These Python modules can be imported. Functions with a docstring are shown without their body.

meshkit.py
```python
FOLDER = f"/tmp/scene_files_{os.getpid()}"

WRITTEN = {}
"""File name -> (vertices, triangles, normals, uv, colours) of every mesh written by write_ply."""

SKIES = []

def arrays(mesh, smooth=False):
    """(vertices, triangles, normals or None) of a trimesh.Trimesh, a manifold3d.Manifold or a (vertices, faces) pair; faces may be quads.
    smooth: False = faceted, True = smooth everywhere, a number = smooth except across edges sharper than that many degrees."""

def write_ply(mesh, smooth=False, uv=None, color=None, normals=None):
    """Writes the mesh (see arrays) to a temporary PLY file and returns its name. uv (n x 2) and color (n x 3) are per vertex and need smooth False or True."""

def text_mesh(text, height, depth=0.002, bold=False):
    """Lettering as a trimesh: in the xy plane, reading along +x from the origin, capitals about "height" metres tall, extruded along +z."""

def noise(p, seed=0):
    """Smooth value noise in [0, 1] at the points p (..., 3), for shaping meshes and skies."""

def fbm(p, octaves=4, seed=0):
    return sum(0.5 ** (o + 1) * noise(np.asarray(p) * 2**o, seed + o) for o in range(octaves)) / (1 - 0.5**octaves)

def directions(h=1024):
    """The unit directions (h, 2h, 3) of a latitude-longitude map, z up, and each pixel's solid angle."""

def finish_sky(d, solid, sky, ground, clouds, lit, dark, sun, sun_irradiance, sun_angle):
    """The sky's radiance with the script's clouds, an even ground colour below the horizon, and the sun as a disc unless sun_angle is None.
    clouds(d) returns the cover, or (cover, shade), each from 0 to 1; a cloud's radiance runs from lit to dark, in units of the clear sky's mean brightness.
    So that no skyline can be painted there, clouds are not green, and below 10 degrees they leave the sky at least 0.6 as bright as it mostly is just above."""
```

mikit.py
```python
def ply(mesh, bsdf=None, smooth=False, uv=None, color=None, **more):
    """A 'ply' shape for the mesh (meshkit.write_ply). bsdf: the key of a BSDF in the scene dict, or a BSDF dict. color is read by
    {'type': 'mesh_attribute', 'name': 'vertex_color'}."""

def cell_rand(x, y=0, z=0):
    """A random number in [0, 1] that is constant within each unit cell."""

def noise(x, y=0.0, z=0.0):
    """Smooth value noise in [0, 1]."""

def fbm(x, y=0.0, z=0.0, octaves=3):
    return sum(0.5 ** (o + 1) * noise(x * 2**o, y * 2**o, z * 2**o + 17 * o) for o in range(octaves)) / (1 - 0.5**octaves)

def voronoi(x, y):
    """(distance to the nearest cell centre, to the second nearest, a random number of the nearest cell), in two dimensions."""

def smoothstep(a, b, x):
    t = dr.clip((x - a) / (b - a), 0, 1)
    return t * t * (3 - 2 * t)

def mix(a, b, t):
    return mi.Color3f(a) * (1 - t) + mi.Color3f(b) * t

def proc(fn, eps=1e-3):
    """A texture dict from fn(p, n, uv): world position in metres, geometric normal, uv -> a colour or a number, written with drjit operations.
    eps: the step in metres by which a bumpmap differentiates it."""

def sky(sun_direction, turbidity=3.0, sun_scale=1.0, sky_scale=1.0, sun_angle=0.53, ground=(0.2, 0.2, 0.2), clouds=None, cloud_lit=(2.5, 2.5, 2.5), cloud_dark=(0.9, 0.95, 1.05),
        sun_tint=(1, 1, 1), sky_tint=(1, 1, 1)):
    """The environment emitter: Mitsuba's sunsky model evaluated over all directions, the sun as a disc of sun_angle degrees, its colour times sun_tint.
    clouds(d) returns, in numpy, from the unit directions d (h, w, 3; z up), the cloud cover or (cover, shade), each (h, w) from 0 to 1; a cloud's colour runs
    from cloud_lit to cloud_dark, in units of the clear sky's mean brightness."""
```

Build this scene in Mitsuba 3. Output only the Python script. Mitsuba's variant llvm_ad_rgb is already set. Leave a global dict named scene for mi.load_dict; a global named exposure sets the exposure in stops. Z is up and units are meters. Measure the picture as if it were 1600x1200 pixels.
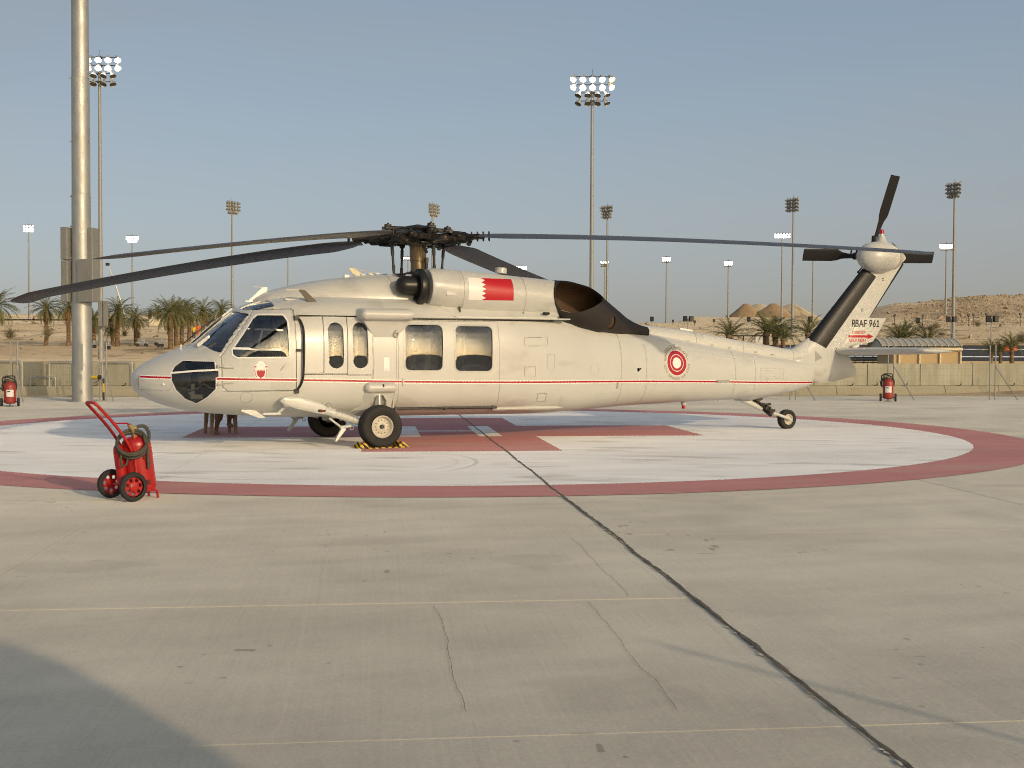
import math
import numpy as np
import trimesh
import mitsuba as mi
import drjit as dr
import mikit
import meshkit
import manifold3d as m3d
from scipy.interpolate import PchipInterpolator
from shapely.geometry import Polygon, LineString, Point, box as sbox
from shapely.ops import unary_union
from shapely import affinity

T = mi.ScalarTransform4f
scene, labels = {}, {}

# ------------------------------------------------------------------ camera, sky, exposure
FOCAL = 1987.7 / 1600.0                      # focal length in picture widths
PITCH, ROLL, EYE = -0.026665, 0.0026817, 1.5088
cp_, sp_ = math.cos(PITCH), math.sin(PITCH)
up_ = np.array([0, -sp_, cp_]) * math.cos(ROLL) - np.array([1, 0, 0]) * math.sin(ROLL)
scene['camera'] = {'type': 'perspective', 'fov': math.degrees(2 * math.atan(0.5 / FOCAL)), 'fov_axis': 'x',
                   'near_clip': 0.1, 'far_clip': 6000.0,
                   'to_world': T().look_at(origin=[0, 0, EYE], target=[0, cp_, EYE + sp_], up=up_.tolist())}
SUN_AZ, SUN_EL = math.radians(37.0), math.radians(15.0)   # to the right of straight behind the camera
SUN = [math.sin(SUN_AZ) * math.cos(SUN_EL), -math.cos(SUN_AZ) * math.cos(SUN_EL), math.sin(SUN_EL)]


def thin_cloud(d):
    """Thin haze cloud: faint long streaks over the whole sky."""
    z = np.clip(d[..., 2], 0, 1)
    q = np.stack([d[..., 0] / (z + 0.25) * 1.2, d[..., 1] / (z + 0.25) * 1.2, z * 6.0], -1)
    a = meshkit.fbm(q * [0.8, 2.2, 1.0] + 3.1, 5, 3)
    b = meshkit.fbm(q * [0.5, 1.1, 1.0] + 8.3, 4, 9)
    cover = 0.62 * np.clip((a - 0.38) * 2.6, 0, 1) * np.clip((b - 0.26) * 2.5, 0, 1)
    return cover, np.clip((b - 0.35) * 2.0, 0, 1)


scene['sky'] = mikit.sky(SUN, turbidity=7.0, sun_scale=0.54, sky_scale=1.0, sun_angle=0.8, ground=(0.28, 0.25, 0.20),
                         clouds=thin_cloud, cloud_lit=(1.08, 1.05, 1.04), cloud_dark=(0.68, 0.70, 0.73), sun_tint=(0.94, 1.11, 1.48), sky_tint=(0.93, 0.945, 1.0))
exposure = 2.31

# ------------------------------------------------------------------ helpers: naming


def numbered(name):
    if not any(k == name or k.startswith(name + '__') for k in list(scene) + list(labels)):
        return name
    i = 1
    while any(k == f'{name}_{i:03d}' or k.startswith(f'{name}_{i:03d}__') for k in list(scene) + list(labels)):
        i += 1
    return f'{name}_{i:03d}'


_taken = {}


def key_for(name, parent=None):
    """A free key: parent + '__' + name, with a three-digit number when taken."""
    base = f'{parent}__{name}' if parent else name
    n = _taken.get(base, -1) + 1
    _taken[base] = n
    return base if n == 0 else f'{base}_{n:03d}'


def thing(name, label, cat, group=None, kind=None):
    key = key_for(name)
    labels[key] = {'label': label, 'category': cat}
    if group:
        labels[key]['group'] = group
    if kind:
        labels[key]['kind'] = kind
        if kind == 'structure':
            labels[key].pop('category')
    return key


def put(name, mesh, mat, parent=None, tw=None, smooth=32, label=None, kind=None, color=None, **more):
    """One mesh = one entry; a part when parent is given."""
    key = key_for(name, parent) if parent else name
    if isinstance(mesh, trimesh.Trimesh) and mesh.volume < -1e-12 and mesh.is_watertight:
        mesh = mesh.copy()
        mesh.invert()
    d = dict(mesh) if isinstance(mesh, dict) else mikit.ply(mesh, mat, smooth=smooth, color=color, **more)
    if tw is not None:
        d['to_world'] = tw
    scene[key] = d
    if label or kind:
        labels.setdefault(key, {})
        if label:
            labels[key]['label'] = label
        if kind:
            labels[key]['kind'] = kind
    return key


# ------------------------------------------------------------------ helpers: meshes
def cat(*ms):
    ms = [m for g in ms for m in (g if isinstance(g, (list, tuple)) else [g])]
    return trimesh.util.concatenate(ms)


def bx(c, size, rz=0.0, ry=0.0, rx=0.0, bevel=0.0):
    if bevel > 0:
        s = np.array(size) / 2
        pts = [[sx * (s[0] - (bevel if a != 0 else 0)), sy * (s[1] - (bevel if a != 1 else 0)), sz * (s[2] - (bevel if a != 2 else 0))]
               for a in range(3) for sx in (-1, 1) for sy in (-1, 1) for sz in (-1, 1)]
        m = trimesh.convex.convex_hull(np.array(pts))
    else:
        m = trimesh.creation.box(size)
    R = trimesh.transformations.euler_matrix(rx, ry, rz, 'sxyz')
    R[:3, 3] = c
    m.apply_transform(R)
    return m


def frame_to(d):
    d = np.asarray(d, float) / np.linalg.norm(d)
    a = np.cross([0, 0, 1.0] if abs(d[2]) < 0.95 else [1.0, 0, 0], d)
    a /= np.linalg.norm(a)
    M = np.eye(4)
    M[:3, 0], M[:3, 1], M[:3, 2] = a, np.cross(d, a), d
    return M


def lathe(profile, p=(0, 0, 0), d=(0, 0, 1), n=24, closed=False):
    """profile rows (radius, height along d)."""
    pr = np.array(profile, float)
    m = trimesh.creation.revolve(pr, sections=n)
    if m.is_watertight and m.volume < 0:
        m.invert()
    M = frame_to(d)
    M[:3, 3] = p
    m.apply_transform(M)
    return m


def cyl(p0, p1, r0, r1=None, n=12):
    p0, p1 = np.array(p0, float), np.array(p1, float)
    h = np.linalg.norm(p1 - p0)
    r1 = r0 if r1 is None else r1
    return lathe([(0, 0), (r0, 0), (r1, h), (0, h)], p0, p1 - p0, n)


def tube(points, r, n=8, caps=True):
    p = np.asarray(points, float)
    r = np.broadcast_to(r, (len(p),))
    t = np.gradient(p, axis=0)
    t /= np.linalg.norm(t, axis=1, keepdims=True) + 1e-12
    a = np.cross(t[0], [0, 0, 1.0] if abs(t[0][2]) < 0.9 else [1.0, 0, 0])
    A = []
    for i in range(len(p)):
        a = a - t[i] * (a @ t[i])
        a = a / (np.linalg.norm(a) + 1e-12)
        A.append(a)
    A = np.array(A)
    B = np.cross(t, A)
    ang = np.arange(n) * 2 * np.pi / n
    v = (p[:, None] + r[:, None, None] * (np.cos(ang)[None, :, None] * A[:, None] + np.sin(ang)[None, :, None] * B[:, None])).reshape(-1, 3)
    i, j = np.meshgrid(np.arange(len(p) - 1), np.arange(n), indexing='ij')
    q = np.stack([i * n + j, i * n + (j + 1) % n, (i + 1) * n + (j + 1) % n, (i + 1) * n + j], -1).reshape(-1, 4)
    f = np.vstack([q[:, [0, 1, 2]], q[:, [0, 2, 3]]])
    if caps:
        k = len(v)
        v = np.vstack([v, p[:1], p[-1:]])
        J = np.arange(n)
        e = (len(p) - 1) * n
        f = np.vstack([f, np.stack([J * 0 + k, (J + 1) % n, J], 1), np.stack([J * 0 + k + 1, e + J, e + (J + 1) % n], 1)])
    return trimesh.Trimesh(v, f, process=False)


def spline(pts, n=24):
    p = np.array(pts, float)
    s = np.r_[0, np.cumsum(np.linalg.norm(np.diff(p, axis=0), axis=1))]
    return PchipInterpolator(s, p)(np.linspace(0, s[-1], n))


def ball(c, r, sub=2):
    m = trimesh.creation.icosphere(subdivisions=sub)
    m.apply_scale(np.broadcast_to(r, (3,)))
    m.apply_translation(c)
    return m


def hull(*items):
    """Hull of spheres (x, y, z, r)."""
    unit = trimesh.creation.icosphere(subdivisions=2).vertices
    return trimesh.convex.convex_hull(np.vstack([unit * it[3] + np.array(it[:3]) for it in items]))


def man(mesh):
    return m3d.Manifold(m3d.Mesh(np.asarray(mesh.vertices, np.float32), np.asarray(mesh.faces, np.uint32)))


def tri(M):
    m = M.to_mesh()
    return trimesh.Trimesh(np.array(m.vert_properties[:, :3], float), np.array(m.tri_verts), process=False)


def extrude(poly, h):
    """Manifold of a shapely polygon or multipolygon extruded from z = 0 to h."""
    rings = []
    for g in getattr(poly, 'geoms', [poly]):
        if g.is_empty or g.geom_type != 'Polygon':
            continue
        rings.append(np.array(g.exterior.coords)[:-1])
        rings += [np.array(r.coords)[:-1] for r in g.interiors]
    return m3d.Manifold.extrude(m3d.CrossSection(rings, m3d.FillRule.EvenOdd), h)


def sheet(poly, z, thick=0.0):
    """Flat triangulated sheet of a polygon at height z (top side up)."""
    out = []
    for g in getattr(poly, 'geoms', [poly]):
        if g.is_empty or g.geom_type != 'Polygon' or g.area < 1e-5:
            continue
        v, f = trimesh.creation.triangulate_polygon(g, engine='earcut')
        v = np.c_[v, np.full(len(v), z)]
        c = np.cross(v[f[:, 1]] - v[f[:, 0]], v[f[:, 2]] - v[f[:, 0]])[:, 2]
        f = np.where((c < 0)[:, None], f[:, ::-1], f)
        out.append(trimesh.Trimesh(v, f, process=False))
    return trimesh.util.concatenate(out)


def rounded(poly, r):
    return poly.buffer(-r).buffer(r, 6)


# ------------------------------------------------------------------ materials
def rgb(c):
    return {'type': 'rgb', 'value': list(c)}


def mat(name, c, rough=0.5, metal=0.0, spec=0.5, bump=None, bscale=1.0, two=False, **more):
    col = mikit.proc(c) if callable(c) else rgb(c)
    b = {'type': 'principled', 'base_color': col, 'roughness': mikit.proc(rough) if callable(rough) else rough, 'metallic': metal, 'specular': spec, **more}
    if bump is not None:
        b = {'type': 'bumpmap', 'arbitrary': mikit.proc(bump, eps=0.004), 'scale': bscale, 'bsdf': b}
    if two:
        b = {'type': 'twosided', 'bsdf': b}
    scene['mat_' + name] = b
    return 'mat_' + name


N, FB, SS, MX = mikit.noise, mikit.fbm, mikit.smoothstep, mikit.mix
GA = 0.1065                                   # the slab grid and the pad are turned by this angle
gc, gs = math.cos(GA), math.sin(GA)


def uvg(p):
    return p.x * gc + p.y * gs, -p.x * gs + p.y * gc


SLAB_U, SLAB_V, U0, V0 = 4.41, 2.66, 1.92, 4.91


def concrete(p, n, uv):
    u, v = uvg(p)
    cu, cv = dr.floor((u - U0) / SLAB_U), dr.floor((v - V0) / SLAB_V)
    tone = mikit.cell_rand(cu, cv, 3)
    big = FB(u * 0.35 + 7, v * 0.9, 0, 4)
    blot = FB(u * 1.7, v * 1.7, 5, 4)
    fine = N(u * 90, v * 90) * 0.5 + N(u * 230, v * 230) * 0.5
    broom = N(u * 95, v * 1.3, 2) * 0.6 + N(u * 210, v * 2.5, 4) * 0.4
    trowel = FB(u * 0.9 + v * 0.25, v * 5.0 - u * 1.2, 12, 4)
    sweep = FB(u * 0.5 + v * 1.6, v * 0.5 - u * 1.5, 9, 3)
    f = 0.96 + 0.10 * (tone - 0.5) + 0.30 * (big - 0.5) + 0.20 * (blot - 0.5) + 0.20 * (fine - 0.5) + 0.07 * (broom - 0.5) + 0.12 * (sweep - 0.5) + 0.14 * (trowel - 0.5)
    stain = SS(0.64, 0.74, FB(u * 0.9 + 31, v * 1.1 + 4, 2, 5)) * 0.09
    speck = SS(0.90, 0.96, N(u * 13 + 3, v * 13)) * SS(0.6, 0.8, N(u * 1.3, v * 1.3 + 9)) * 0.35
    # hairline shrinkage cracks: one in most slabs at about thirds of its width
    fu = u + 0.05 * (FB(v * 0.9 + cu * 7, cv * 3.1, 1, 3) - 0.5) * 2 + 0.02 * N(v * 9, cv)
    k = dr.floor(fu / 0.735)
    has = mikit.cell_rand(k, cv, 8)
    dist = dr.abs(fu - (k + 0.5) * 0.735)
    hair = dr.select(has > 0.45, 1 - SS(0.003, 0.008, dist), 0) * (0.35 + 0.65 * N(v * 3, k))
    col = MX((0.535, 0.50, 0.420), (0.50, 0.465, 0.385), tone) * f
    col = col * (1 - stain - speck)
    return MX(col, mi.Color3f(0.52, 0.47, 0.38) * (0.4 + 0.9 * dr.select(has > 0.8, 0.1, 0.9)), hair * 0.22)


def concrete_bump(p, n, uv):
    u, v = uvg(p)
    return 0.0006 * N(u * 95, v * 1.3, 2) + 0.0009 * N(u * 60, v * 60) + 0.002 * FB(u * 4, v * 4, 0, 3)


def paint_wear(base, under, strength):
    def fn(p, n, uv):
        u, v = uvg(p)
        big = FB(u * 0.25 + v * 0.15 + 3, v * 0.9 - u * 0.2, 1, 4)
        streak = FB(u * 0.55 + v * 1.4 + 11, v * 2.6 - u * 0.9, 3, 4)
        scrub = FB(u * 0.8 - v * 0.9, v * 3.2 + u * 1.1 + 5, 6, 4)
        fine = N(u * 70, v * 70)
        arc = dr.sqrt(dr.square(u + 1.0) + dr.square(v - 17.2))
        tyre = SS(0.55, 0.75, N(arc * 14, 3)) * SS(2.0, 2.2, arc) * (1 - SS(2.45, 2.6, arc)) * SS(0.3, 0.6, N(u * 0.6, v * 0.6 + 5))
        w = SS(0.50, 0.80, 0.5 * streak + 0.5 * scrub + 0.06 * (fine - 0.5)) * strength
        f = 0.92 + 0.22 * (big - 0.5) + 0.10 * (fine - 0.5) + 0.16 * (streak - 0.5)
        return MX(mi.Color3f(base) * f, mi.Color3f(under), w) * (1 - 0.22 * tyre)
    return fn


M_CONC = mat('concrete', concrete, 0.85, spec=0.25, bump=concrete_bump)
M_WHITEPAD = mat('pad_white', paint_wear((0.80, 0.79, 0.765), (0.46, 0.44, 0.40), 0.85), 0.75, spec=0.25)
M_REDPAD = mat('pad_red', paint_wear((0.47, 0.215, 0.205), (0.40, 0.25, 0.215), 0.8), 0.75, spec=0.25)
M_FILL = mat('joint_fill', lambda p, n, uv: MX((0.46, 0.42, 0.34), (0.33, 0.29, 0.23), FB(p.x * 3, p.y * 3, 0, 3)), 0.95, spec=0.1)
M_SEAL = mat('sealant', lambda p, n, uv: MX((0.055, 0.050, 0.045), (0.16, 0.145, 0.12), FB(p.x * 18, p.y * 18, 0, 3)), 0.8, spec=0.2)
M_CHIP = mat('spall', lambda p, n, uv: mi.Color3f(0.50, 0.46, 0.38) * (0.7 + 0.6 * N(p.x * 40, p.y * 40)), 0.9, spec=0.1)


def sand(p, n, uv):
    big = FB(p.x * 0.035, p.y * 0.018, 0, 4)
    mid = FB(p.x * 0.35 + 4, p.y * 0.2, 2, 4)
    fine = FB(p.x * 2.5, p.y * 2.5, 6, 3)
    col = MX((0.50, 0.41, 0.275), (0.42, 0.335, 0.22), SS(0.35, 0.65, big))
    gravel = SS(0.48, 0.62, FB(p.x * 0.012 + 3, p.y * 0.02 + 7, 4, 4))
    col = MX(col, MX((0.31, 0.235, 0.155), (0.24, 0.18, 0.125), SS(0.4, 0.6, mid)), gravel * 0.6)
    scrub = SS(0.60, 0.72, mid) * 0.35 + SS(0.62, 0.75, fine) * 0.18
    return col * (1 - scrub) * (0.85 + 0.3 * fine)


M_SAND = mat('sand', sand, 0.95, spec=0.1)
M_MOUND = mat('mound', lambda p, n, uv: MX((0.38, 0.265, 0.155), (0.28, 0.195, 0.12), FB(p.x * 0.4, p.z * 0.9, 1, 4)), 0.95, spec=0.1)
M_ROCK = mat('rock', lambda p, n, uv: MX((0.52, 0.41, 0.27), (0.27, 0.20, 0.13), FB(p.x * 0.5, p.y * 0.5, p.z * 0.9, 3)), 0.9, spec=0.15)
M_ASPH = mat('asphalt', lambda p, n, uv: mi.Color3f(0.052, 0.050, 0.050) * (0.8 + 0.4 * FB(p.x * 0.3, p.y * 0.1, 0, 3)), 0.8, spec=0.3)
M_LINE = mat('road_line', (0.75, 0.74, 0.70), 0.7)
M_WALL = mat('wall', lambda p, n, uv: MX((0.385, 0.37, 0.29), (0.31, 0.29, 0.215), SS(0.25, 0.75, FB(p.x * 5, p.z * 0.8, p.y, 4))) * (0.86 + 0.28 * FB(p.x * 0.6, p.z * 1.4, 3, 3)), 0.9, spec=0.15)
M_WALL2 = mat('wall_base', lambda p, n, uv: MX((0.36, 0.33, 0.24), (0.30, 0.27, 0.195), FB(p.x * 1.0 + 9, p.z * 6, p.y, 4)), 0.9, spec=0.15)


def galv(p, n, uv):
    return mi.Color3f(0.42, 0.42, 0.40) * (0.80 + 0.35 * FB(p.x * 7, p.y * 7, p.z * 2.4, 3))


M_GALV = mat('galvanised', galv, lambda p, n, uv: 0.40 + 0.2 * FB(p.x * 6, p.y * 6, p.z * 2.2, 3), metal=0.65)
M_POLE = mat('pole_zinc', (0.29, 0.29, 0.275), 0.55, metal=0.25)
M_WIRE = mat('wire', (0.26, 0.24, 0.19), 0.6)
M_STEEL = mat('grey_steel', (0.36, 0.36, 0.34), 0.45, metal=0.4)
M_BOXGREY = mat('box_grey', lambda p, n, uv: mi.Color3f(0.19, 0.19, 0.18) * (0.85 + 0.3 * FB(p.x * 3, p.y * 3, p.z * 1.5, 3)), 0.5)
M_DARK = mat('dark_metal', (0.035, 0.035, 0.036), 0.45, metal=0.2)
M_LAMPSHELL = mat('lamp_shell', (0.36, 0.355, 0.33), 0.45, metal=0.3, two=True)
M_LENSOFF = mat('lens_off', (0.10, 0.10, 0.10), 0.15)
M_LENS = mat('lens', (0.8, 0.8, 0.8), 0.3)


def heli_paint(p, n, uv):
    q = FB(p.x * 1.1, p.y * 1.1, p.z * 2.4, 4)
    streak = FB(p.x * 3.5, p.y * 3.5, p.z * 0.5, 2)
    grime = SS(0.56, 0.74, FB(p.x * 2.3 + 5, p.y * 2.3, p.z * 3.1 + 2, 4)) * 0.10
    f = 0.94 + 0.07 * (q - 0.5) + 0.08 * (streak - 0.5) - grime
    return MX((0.530, 0.530, 0.500), (0.515, 0.510, 0.470), q) * f


M_PAINT = mat('heli_paint', heli_paint, lambda p, n, uv: 0.27 + 0.10 * FB(p.x * 1.2, p.y * 1.2, p.z * 1.6, 2), spec=0.5, clearcoat=0.25, clearcoat_gloss=0.85)
M_PAINTW = mat('heli_white', (0.74, 0.73, 0.69), 0.35)
M_RED = mat('heli_red', (0.36, 0.008, 0.018), 0.4)
M_CHAR = mat('marking_black', (0.03, 0.028, 0.028), 0.5)
M_BROWNTXT = mat('marking_brown', (0.30, 0.235, 0.13), 0.6)
M_MARKRED = mat('marking_red', (0.48, 0.045, 0.035), 0.5)
M_BLACK = mat('black_coat', lambda p, n, uv: mi.Color3f(0.015, 0.0145, 0.0145) * (0.8 + 0.4 * FB(p.x * 1.5, p.y * 1.5, p.z * 1.5, 2)), 0.36, spec=0.35)
M_EXH = mat('exhaust_black', lambda p, n, uv: MX((0.017, 0.016, 0.016), (0.034, 0.028, 0.024), FB(p.x * 3, p.y * 3, p.z * 5, 4)), 0.62, spec=0.3)
M_EXIN = mat('exhaust_brown', lambda p, n, uv: MX((0.10, 0.052, 0.024), (0.040, 0.024, 0.014), FB(p.x * 2.5, p.y * 2.5, p.z * 6, 4)), 0.6, spec=0.3, two=True)
M_BLADE = mat('blade', lambda p, n, uv: mi.Color3f(0.055, 0.054, 0.053) * (0.85 + 0.3 * FB(p.x * 0.7, p.y * 0.7, p.z * 2, 2)), 0.38, spec=0.5)
M_EDGE = mat('blade_edge', (0.22, 0.21, 0.19), 0.35, metal=0.6)
M_HUB = mat('rotor_metal', lambda p, n, uv: MX((0.016, 0.014, 0.012), (0.058, 0.046, 0.033), SS(0.45, 0.7, FB(p.x * 14, p.y * 14, p.z * 14, 3))), 0.45, metal=0.35)
M_MAST = mat('mast', lambda p, n, uv: MX((0.20, 0.145, 0.085), (0.13, 0.10, 0.065), FB(p.x * 9, p.y * 9, p.z * 4, 3)), 0.38, metal=0.55)
M_BRASS = mat('brass', (0.55, 0.42, 0.20), 0.35, metal=0.8)
M_CHROME = mat('chrome', (0.72, 0.71, 0.68), 0.18, metal=0.95)
M_TYRE = mat('tyre', lambda p, n, uv: mi.Color3f(0.026, 0.025, 0.024) * (0.8 + 0.6 * FB(p.x * 9, p.y * 9, p.z * 9, 3)), 0.75, spec=0.3)
M_RIM = mat('rim', lambda p, n, uv: MX((0.66, 0.63, 0.54), (0.50, 0.46, 0.37), FB(p.x * 12, p.y * 12, p.z * 12, 3)), 0.45)
M_RUBBER = mat('rubber', (0.022, 0.022, 0.022), 0.55)
M_INT = mat('interior', (0.055, 0.055, 0.055), 0.8, two=True)
M_SEAT = mat('seat', lambda p, n, uv: mi.Color3f(0.42, 0.38, 0.30) * (0.8 + 0.4 * FB(p.x * 6, p.y * 6, p.z * 6, 3)), 0.8)
M_DARKSEAT = mat('dark_seat', (0.07, 0.07, 0.065), 0.8)
M_WHITECLOTH = mat('helmet_cloth', (0.60, 0.55, 0.50), 0.8)
scene['mat_glass'] = {'type': 'thindielectric', 'int_ior': 1.75, 'specular_transmittance': rgb((0.30, 0.31, 0.32))}
scene['mat_glass_dark'] = {'type': 'thindielectric', 'int_ior': 1.5, 'specular_transmittance': rgb((0.34, 0.34, 0.33))}
scene['mat_glass_tinted'] = {'type': 'thindielectric', 'int_ior': 1.75, 'specular_transmittance': rgb((0.14, 0.145, 0.15))}
M_GLASS, M_GLASSD, M_GLASST = 'mat_glass', 'mat_glass_dark', 'mat_glass_tinted'
M_EXT = mat('extinguisher_red', lambda p, n, uv: mi.Color3f(0.38, 0.012, 0.011) * (0.85 + 0.3 * FB(p.x * 12, p.y * 12, p.z * 9, 3)), 0.30, spec=0.5, clearcoat=0.3)
M_EXT2 = mat('extinguisher_dusty', lambda p, n, uv: MX((0.30, 0.014, 0.012), (0.27, 0.055, 0.04), FB(p.x * 8, p.y * 8, p.z * 6, 3)), 0.45)
M_HOSE = mat('hose', lambda p, n, uv: mi.Color3f(0.060, 0.055, 0.040) * (0.7 + 0.6 * FB(p.x * 30, p.y * 30, p.z * 30, 2)), 0.6)
M_YELLOW = mat('yellow', (0.62, 0.42, 0.03), 0.5)
M_LABEL = mat('paper_label', (0.70, 0.69, 0.66), 0.6)
M_TRUNK = mat('palm_trunk', lambda p, n, uv: MX((0.26, 0.175, 0.10), (0.13, 0.09, 0.055), SS(0.3, 0.7, FB(p.x * 3, p.y * 3, p.z * 7, 3))), 0.95, spec=0.1)
M_FROND = mat('frond', lambda p, n, uv: MX((0.170, 0.165, 0.065), (0.100, 0.105, 0.042), N(p.x * 1.3, p.y * 1.3, p.z * 1.3)), 0.6, spec=0.3, two=True)
M_DRY = mat('dry_frond', lambda p, n, uv: MX((0.26, 0.165, 0.075), (0.16, 0.105, 0.055), N(p.x * 1.7, p.y * 1.7, p.z * 1.7)), 0.8, spec=0.15, two=True)
M_TWIG = mat('twig', lambda p, n, uv: MX((0.27, 0.225, 0.15), (0.18, 0.15, 0.095), N(p.x * 2, p.y * 2, p.z * 2)), 0.9, spec=0.1, two=True)
M_KIOSK = mat('kiosk', (0.44, 0.33, 0.185), 0.8)
M_CREAM = mat('cream', (0.66, 0.58, 0.40), 0.7)
M_ROOF = mat('roof_sheet', lambda p, n, uv: mi.Color3f(0.42, 0.40, 0.35) * (0.85 + 0.3 * FB(p.x * 2, p.y * 2, p.z * 2, 3)), 0.5, metal=0.2)
M_CHAIR = mat('chair_plastic', (0.23, 0.15, 0.085), 0.45)
M_SKIN = mat('skin', (0.20, 0.105, 0.062), 0.5)
M_CLOTHB = mat('brown_cloth', (0.15, 0.085, 0.05), 0.9)
M_ORANGE = mat('orange', (0.62, 0.12, 0.03), 0.6)
M_TENT = mat('tent', (0.6, 0.59, 0.56), 0.8)
# ------------------------------------------------------------------ the setting
rng = np.random.default_rng(11)


def gxy(u, v):
    return u * gc - v * gs, u * gs + v * gc


def grot(poly):
    return affinity.affine_transform(poly, [gc, -gs, gs, gc, 0, 0])


GT = T().rotate([0, 0, 1], math.degrees(GA))

# terrain heights: profiles over the distance, left and right of the pad, and a skyline of low hills
LEFT = PchipInterpolator([-400, 40, 44, 60, 100, 130, 200, 232, 252, 500, 900, 4000], [-0.3, -0.05, 0.55, 0.75, 0.80, 1.95, 5.1, 6.6, 6.9, 14.5, 15.0, 15.0])
RIGHT = PchipInterpolator([-400, 40, 44, 70, 80, 140, 143, 165, 192, 205, 900, 4000], [-0.3, -0.05, 0.40, 0.45, 0.70, 2.10, 2.4, 3.6, 5.2, 5.6, 6.0, 6.0])
HILL = PchipInterpolator([-400, -160, -95, -30, 20, 32, 38, 43, 50, 66, 70, 76, 82, 89, 97, 104, 112, 136, 220, 420],
                         [9.5, 10.2, 10.4, 9.6, 8.0, 7.6, 7.8, 9.0, 8.9, 8.9, 8.6, 8.6, 10.2, 12.0, 12.5, 13.4, 14.1, 14.2, 13.6, 12.0])


def ground_z(x, y):
    x, y = np.asarray(x, float), np.asarray(y, float)
    t = np.clip((x + 8) / 22 + 0.0 * y, 0, 1)
    t = t * t * (3 - 2 * t)
    z = LEFT(y) * (1 - t) + RIGHT(y) * t
    hs = np.clip((y - 205) / 85, 0, 1)
    hs = hs * hs * (3 - 2 * hs)
    hx = x * 300 / np.maximum(y, 200)
    hill = HILL(np.clip(hx, -399, 419))
    right = np.clip((hx - 10) / 20, 0, 1)
    z = z + right * hs * np.maximum(hill - z, 0)
    P = np.stack([x * 0.06, y * 0.06, 0 * x], -1)
    amp = np.clip((y - 46) / 60, 0, 1)
    z = z + amp * (meshkit.fbm(P, 4, 5) - 0.5) * 0.5 + amp * (meshkit.fbm(P * 5, 3, 8) - 0.5) * 0.22
    # the embanked road on the left and the race track on the right are levelled in
    return z


def on_ground(x, y):
    return float(ground_z(np.array([x]), np.array([y]))[0])


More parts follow.
